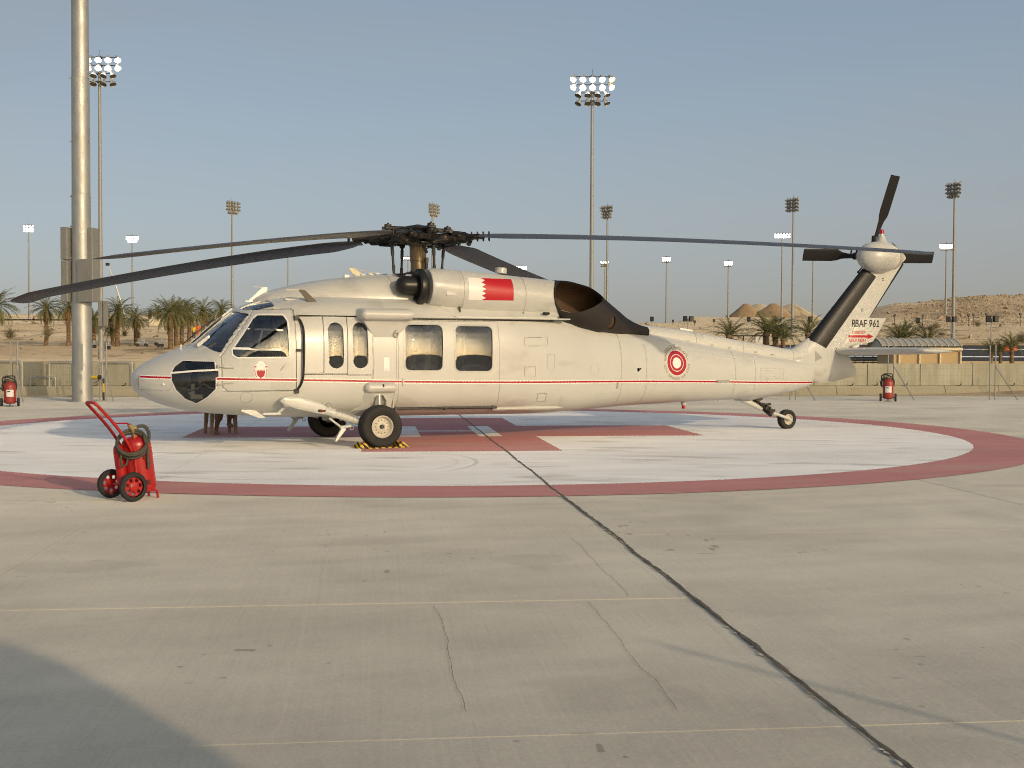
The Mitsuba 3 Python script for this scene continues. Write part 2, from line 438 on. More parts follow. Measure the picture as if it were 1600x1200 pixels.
ys = np.concatenate([[-4000, -1200, -400, -120, -40, 0, 20, 34, 41, 42.5], np.linspace(44, 150, 110), np.linspace(151.5, 320, 110), np.linspace(326, 600, 40), [700, 900, 1400, 2500, 4500]])
fan = np.tan(np.linspace(-0.62, 0.62, 330))
xs_at = [np.sort(np.r_[fan * max(yy, 60), [-5000, -2500, -1000, 1000, 2500, 5000]]) if yy < 3000 else np.linspace(-9000, 9000, 336) for yy in ys]
V = np.array([[x, yy, 0] for yy, xx in zip(ys, xs_at) for x in xx])
V[:, 2] = ground_z(V[:, 0], V[:, 1])
V[:, 2][V[:, 1] < 43] = -0.06
k = len(fan) + 6
i, j = np.meshgrid(np.arange(len(ys) - 1), np.arange(k - 1), indexing='ij')
a = (i * k + j).ravel()
Fq = np.vstack([np.stack([a, a + 1, a + k + 1], 1), np.stack([a, a + k + 1, a + k], 1)])
thing('desert', 'pale sandy desert ground rising behind the wall', 'ground', kind='structure')
put('desert', trimesh.Trimesh(V, Fq, process=False), M_SAND, smooth=True)

# the apron: cast slabs with open joints over a bed
apron = thing('apron', 'broom-finished concrete apron of cast slabs', 'ground', kind='structure')
V_END = 41.0
put('bed', bx([0, V0 + 0, -0.055], [130, 150, 0.07]), M_FILL, apron, tw=GT, smooth=False)
gap = 0.003
for cv in range(-5, 14):
    for cu in range(-7, 7):
        u0, u1 = U0 + cu * SLAB_U + gap, U0 + (cu + 1) * SLAB_U - gap
        v0, v1 = V0 + cv * SLAB_V + gap, min(V0 + (cv + 1) * SLAB_V - gap, V_END)
        dz = rng.normal(0, 0.0006) - 0.001
        h = 0.02
        b = 0.004
        pts = [[u0, v0, -h], [u1, v0, -h], [u1, v1, -h], [u0, v1, -h], [u0, v0, dz - b], [u1, v0, dz - b], [u1, v1, dz - b], [u0, v1, dz - b],
               [u0 + b, v0 + b, dz], [u1 - b, v0 + b, dz], [u1 - b, v1 - b, dz], [u0 + b, v1 - b, dz]]
        put('slab', trimesh.convex.convex_hull(np.array(pts)), M_CONC, apron, tw=GT, smooth=False)
# beyond the slabs that can be told apart the apron goes on as wide strips
UL, UR, VB = U0 - 7 * SLAB_U, U0 + 7 * SLAB_U, V0 - 5 * SLAB_V
for (u0, u1, v0, v1) in ((-64, UL, -60, V_END), (UR, 64, -60, V_END), (UL, UR, -60, VB)):
    put('outer_apron', bx([(u0 + u1) / 2, (v0 + v1) / 2, -0.011], [u1 - u0 - 0.02, v1 - v0 - 0.02, 0.02]), M_CONC, apron, tw=GT, smooth=False)

# the wide ragged expansion joint that crosses the apron
vv = np.arange(-9, 40.5, 0.03)
q = np.stack([vv * 0 + 1, vv * 7, vv * 0], -1)
wob = (meshkit.fbm(np.stack([vv * 0 + 2, vv * 1.1, vv * 0], -1), 3, 2) - 0.5) * 0.035
wl = 0.006 + 0.013 * np.clip(meshkit.fbm(q, 4, 3) * 1.9 - 0.55, 0.05, 1)
wr = 0.006 + 0.013 * np.clip(meshkit.fbm(q + 9, 4, 4) * 1.9 - 0.55, 0.05, 1)
JOINT_RAW = Polygon(np.r_[np.c_[U0 + wob - wl, vv], np.c_[U0 + wob + wr, vv][::-1]]).buffer(0)
JOINT = grot(JOINT_RAW)
put('expansion_joint', sheet(JOINT, 0.0085), M_SEAL, apron, smooth=False, label='wide ragged black expansion joint running across the apron')
chips = []
for _ in range(220):
    v = rng.uniform(2.5, 20)
    k = int((v + 9) / 0.03)
    s = rng.choice([-1, 1])
    e = U0 + wob[k] + s * (wl[k] if s < 0 else wr[k])
    r = rng.uniform(0.006, 0.022)
    ang = np.sort(rng.uniform(0, 2 * np.pi, 7))
    chips.append(Polygon(np.c_[e + s * r * 0.6 + r * np.cos(ang) * rng.uniform(0.4, 1, 7), v + 2.2 * r * np.sin(ang) * rng.uniform(0.4, 1, 7)]).buffer(0))
put('spalled_edge', sheet(grot(unary_union(chips).difference(JOINT_RAW)), 0.0065), M_CHIP, apron, smooth=False, kind='stuff')
# three hairline cracks that wander over the slabs near the camera
cracks = []
for (u, v, du, dv, seed) in ((1.56, 10.05, 0.0, -2.4, 1), (1.26, 7.5, 0.0, -2.3, 2), (0.35, 7.46, 0.02, -2.2, 3)):
    t = np.linspace(0, 1, 60)
    w = (meshkit.fbm(np.stack([t * 5, t * 0 + seed, t * 0], -1), 4, seed) - 0.5) * 0.06
    cracks.append(LineString(np.c_[u + du * t + w, v + dv * t]).buffer(0.0011))
put('crack', sheet(grot(unary_union(cracks)), 0.0045), M_SEAL, apron, smooth=False)

# painted landing circle: sheets cut along the slab joints
PC_U, PC_V, R1, R2 = 1.262, 23.03, 8.99, 10.07
def ring_joints():
    lines = [sbox(U0 + k * SLAB_U - gap, -5, U0 + k * SLAB_U + gap, 45) for k in range(-4, 5)]
    lines += [sbox(-20, V0 + k * SLAB_V - gap, 20, V0 + k * SLAB_V + gap) for k in range(0, 14) if k not in (2, 4, 6)]
    return unary_union(lines)
JN = ring_joints()
disc, outer = Point(PC_U, PC_V).buffer(R1, 64), Point(PC_U, PC_V).buffer(R2, 64)
cross = unary_union([sbox(-3.29, 22.04, 5.79, 25.13), sbox(-0.22, 18.84, 2.78, 28.1)])
hh = unary_union([sbox(0.35, 22.10, 0.77, 25.07), sbox(1.79, 22.10, 2.20, 25.07), sbox(0.77, 23.47, 1.79, 23.72)])
pad = thing('landing_circle', 'white landing circle with red rim, red cross and white letter H', 'helipad', kind='structure')
put('white_field', sheet(grot(disc.difference(cross).difference(JN)), 0.0040), M_WHITEPAD, pad, smooth=False)
put('red_rim', sheet(grot(outer.difference(disc).difference(JN)), 0.0042), M_REDPAD, pad, smooth=False)
put('red_cross', sheet(grot(cross.difference(hh).difference(JN)), 0.0044), M_REDPAD, pad, smooth=False)
put('white_letter', sheet(grot(hh.difference(JN)), 0.0046), M_WHITEPAD, pad, smooth=False)

# the low concrete wall along the back of the apron
wall = thing('barrier_wall', 'low sand-coloured concrete barrier wall behind the mesh fence', 'wall')
WV = 41.25
PW = 1.86
kk = 0
u = -36.0 + 0.44
while u < 46:
    h = 1.08 + rng.normal(0, 0.006)
    put('panel', bx([u + PW / 2, WV + 0.34, 0.34 + (h - 0.34) / 2 + 0.002], [PW - 0.02, 0.20, h - 0.34], bevel=0.012), M_WALL, wall, tw=GT, smooth=False)
    u += PW
    kk += 1
u = -36.0 + 0.05
while u < 46:
    blk = trimesh.creation.extrude_polygon(Polygon([(-0.22, 0), (0.30, 0), (0.30, 0.34), (-0.10, 0.34), (-0.13, 0.27), (-0.22, 0.10)]), 1.88, engine='earcut')
    M = np.array([[0, 0, 1, u], [1, 0, 0, WV + 0.12], [0, 1, 0, -0.003], [0, 0, 0, 1]], float)
    blk.apply_transform(M)
    put('base_block', blk, M_WALL2, wall, tw=GT, smooth=False)
    for off in (0.55, 1.42):
        hk = cat(tube(spline([[u + off - 0.09, WV + 0.06, 0.35], [u + off, WV + 0.06, 0.355], [u + off + 0.05, WV + 0.06, 0.40], [u + off + 0.04, WV + 0.06, 0.44]], 8), 0.016, 5))
        if off < 1 or rng.random() < 0.5:
            put('lifting_hook', hk, M_DARK, wall, tw=GT)
    u += 1.90

# temporary mesh fence in front of the wall: posts, wires, braces
FV = 37.85
fence_u = []
for px in (-415, -255, -98, 22, 161, 318, 475, 632, 790, 945, 1090, 1239, 1392, 1551, 1712, 1870):
    # where the line of the fence passes below each pair of posts of the photograph
    dx = (px - 800) / 1987.7
    # u*gc - v*gs = dx*(u*gs + v*gc)
    fence_u.append((dx * FV * gc + FV * gs) / (gc - dx * gs))
H_F = 1.70
WIRE = {}
for n_, (ua, ub) in enumerate(zip(fence_u[:-1], fence_u[1:])):
    ua, ub = ua + 0.09, ub - 0.09
    names = ('mesh fence panel cut off at the far left of the picture', 'mesh fence panel outside the left edge of the picture', 'mesh fence panel before the wall at the left edge', 'mesh fence panel between the left extinguisher and the thick pole', 'mesh fence panel right of the thick pole, before the nose',
             'mesh fence panel hidden behind the cockpit door', 'mesh fence panel hidden behind the main wheels', 'mesh fence panel hidden behind the two cabin windows', 'mesh fence panel hidden behind the hatch outlines aft of the cabin', 'mesh fence panel hidden behind the roundel',
             'mesh fence panel seen under the tail boom, left of the tail wheel brace', 'mesh fence panel below the tail pylon, left of the right extinguisher', 'mesh fence panel between the right extinguisher and the posts right of it', 'mesh fence panel at the right edge of the picture', 'mesh fence panel outside the right edge of the picture')[n_]
    fp = thing('mesh_fence_panel', names, 'fence', group='temporary mesh fence panels along the apron edge')
    for uu in (ua, ub):
        put('post', cyl([uu, FV, 0.0], [uu, FV, H_F], 0.021, n=8), M_POLE, fp, tw=GT)
    put('rail', cyl([ua, FV, 0.14], [ub, FV, 0.14], 0.012, n=6), M_POLE, fp, tw=GT)
    nv = int((ub - ua) / 0.11)
    wires = [bx([uu, FV, (0.12 + 1.10) / 2], [0.0036, 0.0036, 0.98]) for uu in np.linspace(ua, ub, nv)[1:-1]]
    wires += [bx([(ua + ub) / 2, FV, z], [ub - ua, 0.007, 0.007]) for z in np.arange(0.16, 1.12, 0.20)]
    put('wire_mesh', cat(wires), M_WIRE, fp, tw=GT, smooth=False, kind='stuff')
    if n_ % 1 == 0 and n_ > 0:
        put('brace', cyl([ua - 0.03, FV - 0.05, 1.05], [ua + 0.35, FV - 0.75, 0.02], 0.017, n=6), M_POLE, fp, tw=GT)

# bent tube hoops standing on the wall's base at the left
for (x0, x1, top) in ((8, 48, 565), (60, 98, 589), (89, 127, 565.5), (137, 175, 589.5), (169, 215, 566)):
    d = 40.4
    X0, X1 = (x0 - 800) / 1987.7 * d, (x1 - 800) / 1987.7 * d
    zt = 1.51 - (top - 547 + 0.9) / 1987.7 * d
    yy = 39.2 + 0.0
    v0 = WV + 0.02
    ua, ub = X0 * gc + yy * gs, X1 * gc + yy * gs
    ln = [[ua, v0, 0.20], [ua, v0, zt - 0.06], [ua + 0.05, v0, zt], [ub - 0.05, v0, zt], [ub, v0, zt - 0.06], [ub, v0, 0.20]]
    hk = thing('tube_hoop', {8: 'tall tube hoop nearest the left edge, behind the extinguisher', 60: 'low tube hoop left of the thick pole', 89: 'tall tube hoop partly behind the thick pole', 137: 'low tube hoop right of the thick pole', 169: 'tall tube hoop just before the helicopter nose'}[x0], 'railing', group='tube hoops against the wall')
    put('tube', tube(ln, 0.022, 6), M_STEEL, hk, tw=GT)
    wires = [bx([uu, v0, (0.2 + zt) / 2], [0.004, 0.004, zt - 0.24]) for uu in np.linspace(ua, ub, 12)[1:-1]]
    put('infill_wires', cat(wires), M_WIRE, hk, tw=GT, smooth=False, kind='stuff')

# race track on the right and the small road on the left, laid on the terrain
def strip(x0, x1, yc, lift, nx=60):
    """yc: rows of y; a sheet over the terrain."""
    X, Y = np.meshgrid(np.linspace(x0, x1, nx), yc)
    zl = np.array([float(np.mean(ground_z(np.linspace(x0, x1, 50), np.full(50, y)))) for y in yc])
    Z = np.maximum(ground_z(X, Y), ground_z(X, Y)) * 0.0 + (np.maximum.accumulate(zl) if False else zl)[:, None] + lift
    v = np.c_[X.ravel(), Y.ravel(), Z.ravel()]
    n0 = nx
    i, j = np.meshgrid(np.arange(len(yc) - 1), np.arange(nx - 1), indexing='ij')
    a = (i * n0 + j).ravel()
    return trimesh.Trimesh(v, np.vstack([np.stack([a, a + 1, a + n0 + 1], 1), np.stack([a, a + n0 + 1, a + n0], 1)]), process=False)


def plane_strip(x0, x1, y0, y1, z0, z1):
    v = np.array([[x0, y0, z0], [x1, y0, z0], [x1, y1, z1], [x0, y1, z1]], float)
    return trimesh.Trimesh(v, [[0, 1, 2], [0, 2, 3]], process=False)


TR = lambda y: 0.92 + (y - 78) / 58 * 1.24
track = thing('race_track', 'dark asphalt race track with white edge lines behind the wall', 'road', kind='structure')
put('race_track', plane_strip(14, 140, 78, 136, TR(78), TR(136)), M_ASPH, smooth=False)
put('edge_line', plane_strip(14, 140, 86.5, 89.5, TR(86.5) + 0.012, TR(89.5) + 0.012), M_LINE, 'race_track', smooth=False)
for x0, x1 in ((20, 30.5), (34.0, 38.0), (40, 70), (74, 120)):
    put('lane_line', plane_strip(x0, x1, 111, 115, TR(111) + 0.012, TR(115) + 0.012), M_LINE, 'race_track', smooth=False)
put('embankment', cat(bx([77, 77.5, 0.2], [126, 1.0, 1.42]), bx([77, 136.6, 1.6], [126, 1.0, 1.6])), M_SAND, 'race_track', smooth=False)
thing('desert_road', 'thin dark road on the far slope at the left', 'road', kind='structure')
rd = [232, 236, 244, 249]
put('desert_road', strip(-115, -33, rd, 0.28), M_ASPH, smooth=True)

# spoil heaps on the hill
for n_, (px, py, d, w, hgt, lab) in enumerate(((1165, 473.5, 300, 7.2, 5.2, 'brown cone of spoil on the skyline, left one of two'), (1208, 473, 298, 8.6, 5.4, 'brown cone of spoil on the skyline, right one of two'),
                                      (1185, 474, 330, 12, 5.0, 'pale spoil ridge behind the left cone of spoil'), (1236, 474, 332, 11.5, 5.4, 'pale spoil ridge behind the right cone of spoil'))):
    x = (px - 800) / 1987.7 * d
    zt = 1.51 + (547 - py) / 1987.7 * d
    ang, rr = np.meshgrid(np.linspace(0, 2 * np.pi, 48, endpoint=False), np.linspace(0, 1, 16))
    P = np.stack([np.cos(ang) * rr * 3, np.sin(ang) * rr * 3, rr * 0 + n_], -1)
    nz = meshkit.fbm(P, 4, 7 + n_) - 0.5
    zz = zt - hgt * 1.6 * np.maximum(rr - 0.06, 0) + nz * 0.9 * rr
    r_ = w * rr * (1 + 0.35 * nz) * 1.35
    v = np.c_[(x + r_ * np.cos(ang)).ravel(), (d + r_ * np.sin(ang)).ravel(), zz.ravel()]
    i, j = np.meshgrid(np.arange(15), np.arange(48), indexing='ij')
    a, b = (i * 48 + j).ravel(), (i * 48 + (j + 1) % 48).ravel()
    f = np.vstack([np.stack([a, a + 48, b + 48], 1), np.stack([a, b + 48, b], 1)])
    key = thing('spoil_heap', lab, 'hill', kind='structure')
    put(key, trimesh.Trimesh(v, f, process=False), M_MOUND if n_ < 2 else M_SAND, smooth=True)

# rocks that lie over the hill face and the sand banks
def rocks(count, y0, y1, pxs, s0, s1, seed):
    r = np.random.default_rng(seed)
    base = [trimesh.convex.convex_hull(r.normal(size=(11, 3)) * [1, 0.9, 0.65]) for _ in range(6)]
    y = r.uniform(y0, y1, count)
    x = (pxs(r, count) - 800) / 1987.7 * y
    s = s0 + s1 * r.exponential(size=count)
    z = ground_z(x, y) + 0.2 * s
    a, kind = r.uniform(0, 6.28, count), r.integers(6, size=count)
    vs, fs, at = [], [], 0
    for q in range(6):
        m = kind == q
        v = base[q].vertices[None] * s[m][:, None, None]
        c, sn = np.cos(a[m])[:, None], np.sin(a[m])[:, None]
        v = np.stack([v[..., 0] * c - v[..., 1] * sn + x[m][:, None], v[..., 0] * sn + v[..., 1] * c + y[m][:, None], v[..., 2] + z[m][:, None]], -1)
        k = v.shape[1]
        fs.append((base[q].faces[None] + (np.arange(m.sum()) * k)[:, None, None]).reshape(-1, 3) + at)
        vs.append(v.reshape(-1, 3))
        at += len(vs[-1])
    return trimesh.Trimesh(np.vstack(vs), np.vstack(fs), process=False)


thing('hill_rocks', 'pale broken rocks strewn over the hillside at the right', 'rocks', kind='stuff')
put('hill_rocks', rocks(6500, 215, 292, lambda r, n: np.where(r.random(n) < .5, r.uniform(1430, 1720, n), r.normal(1500, 60, n)), 0.04, 0.05, 5), M_ROCK, smooth=False)
thing('bank_rocks', 'small rocks and clods on the sand bank beyond the track', 'rocks', kind='stuff')
put('bank_rocks', rocks(900, 140, 200, lambda r, n: r.uniform(1000, 1700, n), 0.035, 0.05, 6), M_ROCK, smooth=False)
thing('desert_stones', 'stones and dry clumps scattered over the sand at the left', 'rocks', kind='stuff')
put('desert_stones', rocks(260, 105, 230, lambda r, n: r.uniform(-100, 420, n), 0.03, 0.05, 7), M_TWIG, smooth=False)
# ------------------------------------------------------------------ the helicopter
# its own frame: x aft from the main wheels, y to starboard (the camera sees port, y < 0), z up
HELI_AT, HELI_RZ = (-2.6106, 20.7936, 0.0), 25.4213
HT = T().translate(list(HELI_AT)).rotate([0, 0, 1], HELI_RZ)
heli = thing('helicopter', 'cream white military helicopter with red stripe parked on the landing circle', 'helicopter')


def hp(name, mesh, mt, parent=None, **kw):
    return put(name, mesh, mt, parent or heli, tw=HT, **kw)


# s, half width, z of max width, z bottom, z top, exponent bottom, exponent top
FUS = np.array([
    (-3.50, 0.02, 1.03, 1.01, 1.05, 2.0, 2.0), (-3.485, 0.15, 1.02, 0.92, 1.13, 2.0, 2.0), (-3.43, 0.27, 1.02, 0.85, 1.205, 2.1, 2.0),
    (-3.31, 0.42, 1.02, 0.77, 1.295, 2.2, 2.0), (-3.12, 0.58, 1.02, 0.685, 1.395, 2.3, 2.1), (-2.84, 0.77, 1.02, 0.60, 1.505, 2.5, 2.1),
    (-2.60, 0.895, 1.03, 0.55, 1.60, 2.6, 2.2), (-2.30, 1.00, 1.04, 0.515, 1.85, 2.8, 2.4), (-2.00, 1.07, 1.05, 0.49, 2.085, 3.0, 2.8),
    (-1.78, 1.11, 1.06, 0.475, 2.20, 3.1, 3.1), (-1.50, 1.145, 1.07, 0.455, 2.28, 3.2, 3.4), (-1.10, 1.17, 1.08, 0.445, 2.33, 3.3, 3.6),
    (-0.40, 1.18, 1.08, 0.44, 2.36, 3.5, 3.8), (2.20, 1.18, 1.08, 0.425, 2.36, 3.5, 3.8), (2.90, 1.15, 1.08, 0.42, 2.33, 3.4, 3.6),
    (3.50, 1.07, 1.08, 0.435, 2.25, 3.2, 3.2), (4.20, 0.93, 1.09, 0.47, 2.10, 2.9, 2.8), (5.00, 0.76, 1.10, 0.515, 1.92, 2.7, 2.6),
    (6.00, 0.60, 1.10, 0.55, 1.755, 2.6, 2.5), (7.00, 0.48, 1.09, 0.58, 1.60, 2.5, 2.5), (8.00, 0.385, 1.07, 0.615, 1.46, 2.5, 2.5),
    (8.70, 0.32, 1.06, 0.70, 1.37, 2.4, 2.4), (9.25, 0.22, 1.09, 0.82, 1.335, 2.2, 2.2)])


def loft_mesh(tab, st, off=0.0, m=96):
    tab = np.array(tab)
    P = np.stack([PchipInterpolator(tab[:, 0], tab[:, q])(st) for q in range(1, 7)], 1)
    w, zc, zb, zt, nb, nt = [P[:, q][:, None] for q in range(6)]
    w, zb, zt = np.maximum(w + off, 0.006), np.minimum(zb - off, zc - 0.006), np.maximum(zt + off, zc + 0.006)
    t = np.linspace(0, 2 * np.pi, m, endpoint=False)
    c, s_ = np.cos(t)[None], np.sin(t)[None]
    n_ = np.where(s_ >= 0, nt, nb)
    r = (np.abs(c) ** n_ + np.abs(s_) ** n_) ** (-1 / n_)
    y, z = w * r * c, zc + np.where(s_ >= 0, zt - zc, zc - zb) * r * s_
    return ring_loft(np.stack([np.repeat(np.asarray(st)[:, None], m, 1), y, z], -1))


def ring_loft(R):
    """Closed mesh through rings R (k, m, 3) with flat ends."""
    k, m = R.shape[:2]
    v = R.reshape(-1, 3)
    i, j = np.meshgrid(np.arange(k - 1), np.arange(m), indexing='ij')
    a, b = i * m + j, i * m + (j + 1) % m
    q = np.stack([a, b, b + m, a + m], -1).reshape(-1, 4)
    f = np.vstack([q[:, [0, 1, 2]], q[:, [0, 2, 3]]])
    n0 = len(v)
    v = np.vstack([v, R[0].mean(0), R[-1].mean(0)])
    J = np.arange(m)
    f = np.vstack([f, np.stack([J * 0 + n0, (J + 1) % m, J], 1), np.stack([J * 0 + n0 + 1, (k - 1) * m + J, (k - 1) * m + (J + 1) % m], 1)])
    me = trimesh.Trimesh(v, f, process=False)
    if me.volume < 0:
        me.invert()
    return me


ST = np.unique(np.r_[-3.5, -3.495, -3.485, -3.46, np.linspace(-3.43, -1.2, 60), np.linspace(-1.1, 2.2, 34), np.linspace(2.3, 9.25, 80)])
STI = np.unique(np.r_[np.linspace(-3.40, -1.2, 56), np.linspace(-1.1, 2.2, 34), np.linspace(2.3, 9.20, 76)])
OUT = man(loft_mesh(FUS, ST))
IN10, IN30 = man(loft_mesh(FUS, STI, -0.010)), man(loft_mesh(FUS, STI, -0.030))
DEC, DEC2 = man(loft_mesh(FUS, ST, 0.0022)), man(loft_mesh(FUS, ST, 0.0040))
SIDE = np.array([[1, 0, 0, 0], [0, 0, -1, 0], [0, 1, 0, 0]], float)      # (a, b, h) -> (a, -h, b)


def prism(poly, l0=0.2, l1=1.6):
    """The side-view polygon (s, z) as a solid from port offset l0 to l1."""
    M = SIDE.copy()
    M[1, 3] = -l0
    return extrude(poly, l1 - l0).transform(M)


def prism_x(poly, x0, x1):
    """A front-view polygon (l, z) (l to port) as a solid from x0 to x1."""
    M = np.array([[0, 0, 1, x0], [-1, 0, 0, 0], [0, 1, 0, 0]], float)
    return extrude(poly, x1 - x0).transform(M)


def prism_z(poly, z0, z1):
    M = np.array([[1, 0, 0, 0], [0, -1, 0, 0], [0, 0, 1, z0]], float)   # (s, l) -> (s, -l)
    c = affinity.scale(poly, 1, -1, origin=(0, 0))
    return extrude(c, z1 - z0).translate([0, 0, z0])


def mirror(M):
    return M.mirror([0, 1, 0])


def ring(poly, w=0.010):
    return poly.exterior.buffer(w / 2)


P_ = lambda *a: Polygon(a)
door = rounded(P_((-1.80, 2.11), (-1.27, 2.125), (-1.255, 2.02), (-1.27, 0.89), (-2.26, 0.885), (-2.345, 0.95), (-2.345, 1.40)), 0.03)
door_win = rounded(P_((-1.775, 2.03), (-1.42, 2.03), (-1.375, 1.94), (-1.37, 1.395), (-2.13, 1.39), (-2.185, 1.43), (-2.185, 1.50), (-1.85, 1.97)), 0.035)
chin = P_((-3.02, 1.155), (-2.965, 1.25), (-2.85, 1.335), (-2.44, 1.325), (-2.44, 1.215), (-2.395, 1.195), (-2.395, 1.10), (-2.435, 1.085), (-2.435, 0.92), (-2.54, 0.80), (-2.67, 0.70), (-2.83, 0.77), (-2.96, 0.90), (-3.02, 1.04))
chin = rounded(chin, 0.012)
g1 = P_((-1.19, 2.005), (-0.835, 2.015), (-0.85, 1.155), (-1.15, 1.145))
g2 = P_((-0.825, 2.015), (-0.462, 2.012), (-0.472, 1.145), (-0.838, 1.15))
g3 = P_((-0.452, 2.012), (-0.05, 2.012), (-0.05, 1.105), (-0.462, 1.115))
cap = lambda cx, z0, z1, r: LineString([(cx, z0 + r), (cx, z1 - r)]).buffer(r, 12)
gw1, gw2 = cap(-0.645, 1.215, 1.93, 0.126), cap(-0.255, 1.215, 1.935, 0.126)
cdoor = rounded(P_((0.365, 1.965), (2.10, 1.965), (2.10, 0.60), (0.365, 0.60)), 0.02)
cw1 = P_((0.485, 1.905), (1.13, 1.905), (1.108, 1.18), (0.472, 1.185)).buffer(-0.09).buffer(0.09, 6)
cw2 = P_((1.34, 1.895), (1.995, 1.895), (1.975, 1.165), (1.322, 1.17)).buffer(-0.09).buffer(0.09, 6)
wsh = rounded(P_((0.075, 1.62), (0.075, 2.10), (0.43, 2.075), (0.705, 2.045), (0.775, 1.86), (0.885, 1.45), (0.60, 1.545), (0.40, 1.585)), 0.02)
roofw = rounded(P_((-1.90, 0.20), (-1.90, 0.50), (-1.76, 0.72), (-1.50, 0.80), (-1.50, 0.20)), 0.03)

WIN = {'door': prism(door_win, 0.3), 'chin': prism(chin, 0.25), 'g1': prism(gw1), 'g2': prism(gw2), 'c1': prism(cw1), 'c2': prism(cw2),
       'wsh': prism_x(wsh, -3.2, -1.70), 'roof': prism_z(roofw, 1.9, 2.6)}
ALLW = m3d.Manifold.batch_boolean(list(WIN.values()), m3d.OpType.Add)
HOLES = ALLW + mirror(ALLW)
lines = [sbox(4.585, 0.45, 4.593, 1.95), sbox(5.156, 0.5, 5.163, 1.62), sbox(2.12, 1.98, 2.128, 2.3), sbox(2.128, 0.5, 2.134, 0.60), sbox(7.243, 0.5, 7.25, 1.5), sbox(7.725, 0.75, 7.732, 1.42), sbox(3.30, 0.44, 3.306, 0.75),
         sbox(-2.345, 0.878, -1.26, 0.886), sbox(-1.17, 1.125, -0.05, 1.132), sbox(-3.44, 0.895, -3.05, 0.901), LineString([(-3.05, 0.898), (-2.985, 1.03)]).buffer(0.003),
         sbox(-0.064, 1.03, -0.052, 1.72), sbox(0.330, 1.0, 0.338, 1.72), ring(P_((-3.455, 0.60), (-3.435, 0.60), (-3.435, 1.4), (-3.455, 1.4)), 0.006), sbox(0.30, 0.62, 0.306, 0.98),
         ring(sbox(2.57, 1.58, 3.01, 1.715)), ring(sbox(2.565, 1.075, 2.765, 1.235)), ring(sbox(2.99, 1.20, 3.13, 1.44), 0.005), ring(sbox(3.90, 1.10, 4.06, 1.26), 0.005),
         ring(sbox(2.82, 0.66, 2.99, 0.79)), Point(-2.0, 0.79).buffer(0.085).exterior.buffer(0.0035), ring(sbox(7.85, 0.93, 8.42, 1.18), 0.005),
         *[sbox(7.86, z, 8.40, z + 0.004) for z in (0.98, 1.03, 1.08, 1.13)],
         LineString([(-1.52, 1.18), (-1.44, 1.28)]).buffer(0.006)]
GR = (prism(unary_union(lines)) ^ OUT) - IN10
SHELL = OUT - IN30
BODY = SHELL - HOLES - GR
parts_cut = {'cockpit_door': door, 'cabin_door': cdoor, 'gunner_panel': g1, 'gunner_panel_001': g2, 'gunner_panel_002': g3}
cut = m3d.Manifold.batch_boolean([prism(p.buffer(0.005), 0.3) for p in parts_cut.values()], m3d.OpType.Add)
wheel_bay = prism(P_((-0.10, 0.60), (-0.09, 0.70), (0.0, 0.80), (0.14, 0.80), (0.17, 0.70), (0.17, 0.60)), 0.5)
hp('fuselage', tri(BODY - cut), M_PAINT)
doors = {}
for nm, pl in parts_cut.items():
    base = nm.rsplit('_0', 1)[0]
    d = (SHELL - HOLES - GR) ^ prism(pl, 0.3)
    if base == 'gunner_panel':           # the sliding panels stand a little proud, each behind the next
        d = d.translate([0, -0.004 * (1 + list(parts_cut).index(nm) - 2), 0])
    doors[nm] = hp(base, tri(d), M_PAINT)

# glass: single sheets a centimetre inside the skin
GL = man(loft_mesh(FUS, ST, -0.012))
GLR = trimesh.Trimesh(*(lambda m: (m.vertices, m.faces))(tri(GL)), process=False)


def pane(win, cond, bulge=0.0):
    m = tri(GL ^ win)
    c = m.triangles_center
    inner = man_off ^ win
    n_ = m.face_normals
    keep = cond(n_, c)
    f = m.faces[keep]
    o = trimesh.Trimesh(m.vertices, f, process=False)
    o.remove_unreferenced_vertices()
    if bulge:                             # the acrylic panes are blown slightly outward
        o.merge_vertices()
        o = o.subdivide_to_size(0.05, max_iter=12)
        o.merge_vertices()
        v = o.vertices.copy()
        lo, hi = v.min(0), v.max(0)
        sx_, sz_ = (2 * (v[:, q_] - (lo[q_] + hi[q_]) / 2) / (hi[q_] - lo[q_]) for q_ in (0, 2))
        v[:, 1] -= bulge * np.clip(1 - np.abs(sx_) ** 2.5, 0, 1) * np.clip(1 - np.abs(sz_) ** 2.5, 0, 1)
        o.vertices = v
    return o


man_off = GL
port_face = lambda n_, c: (n_[:, 1] < -0.30)
hp('window', pane(WIN['door'], port_face, 0.028), M_GLASS, doors['cockpit_door'], smooth=True)
hp('window', pane(WIN['c1'], port_face, 0.028), M_GLASS, doors['cabin_door'], smooth=True)
hp('window', pane(WIN['c2'], port_face, 0.028), M_GLASS, doors['cabin_door'], smooth=True)
hp('window', pane(WIN['g1'], port_face, 0.011), M_GLASS, doors['gunner_panel_001'], smooth=True)
hp('window', pane(WIN['g2'], port_face, 0.011), M_GLASS, doors['gunner_panel_002'], smooth=True)
hp('chin_window', pane(WIN['chin'], lambda n_, c: n_[:, 1] < -0.2), M_GLASSD, smooth=True, label='dark chin window below the windshield')
hp('windshield', pane(WIN['wsh'], lambda n_, c: (n_[:, 0] < -0.05) & (n_[:, 2] > -0.1)), M_GLASS, smooth=True)
hp('roof_window', pane(WIN['roof'], lambda n_, c: n_[:, 2] > 0.25), M_GLASSD, smooth=True)
for nm, cond in (('wsh', lambda n_, c: (n_[:, 0] < -0.05) & (n_[:, 2] > -0.1)), ('roof', lambda n_, c: n_[:, 2] > 0.25)):
    hp('windshield' if nm == 'wsh' else 'roof_window', pane(mirror(WIN[nm]), cond), M_GLASS, smooth=True)
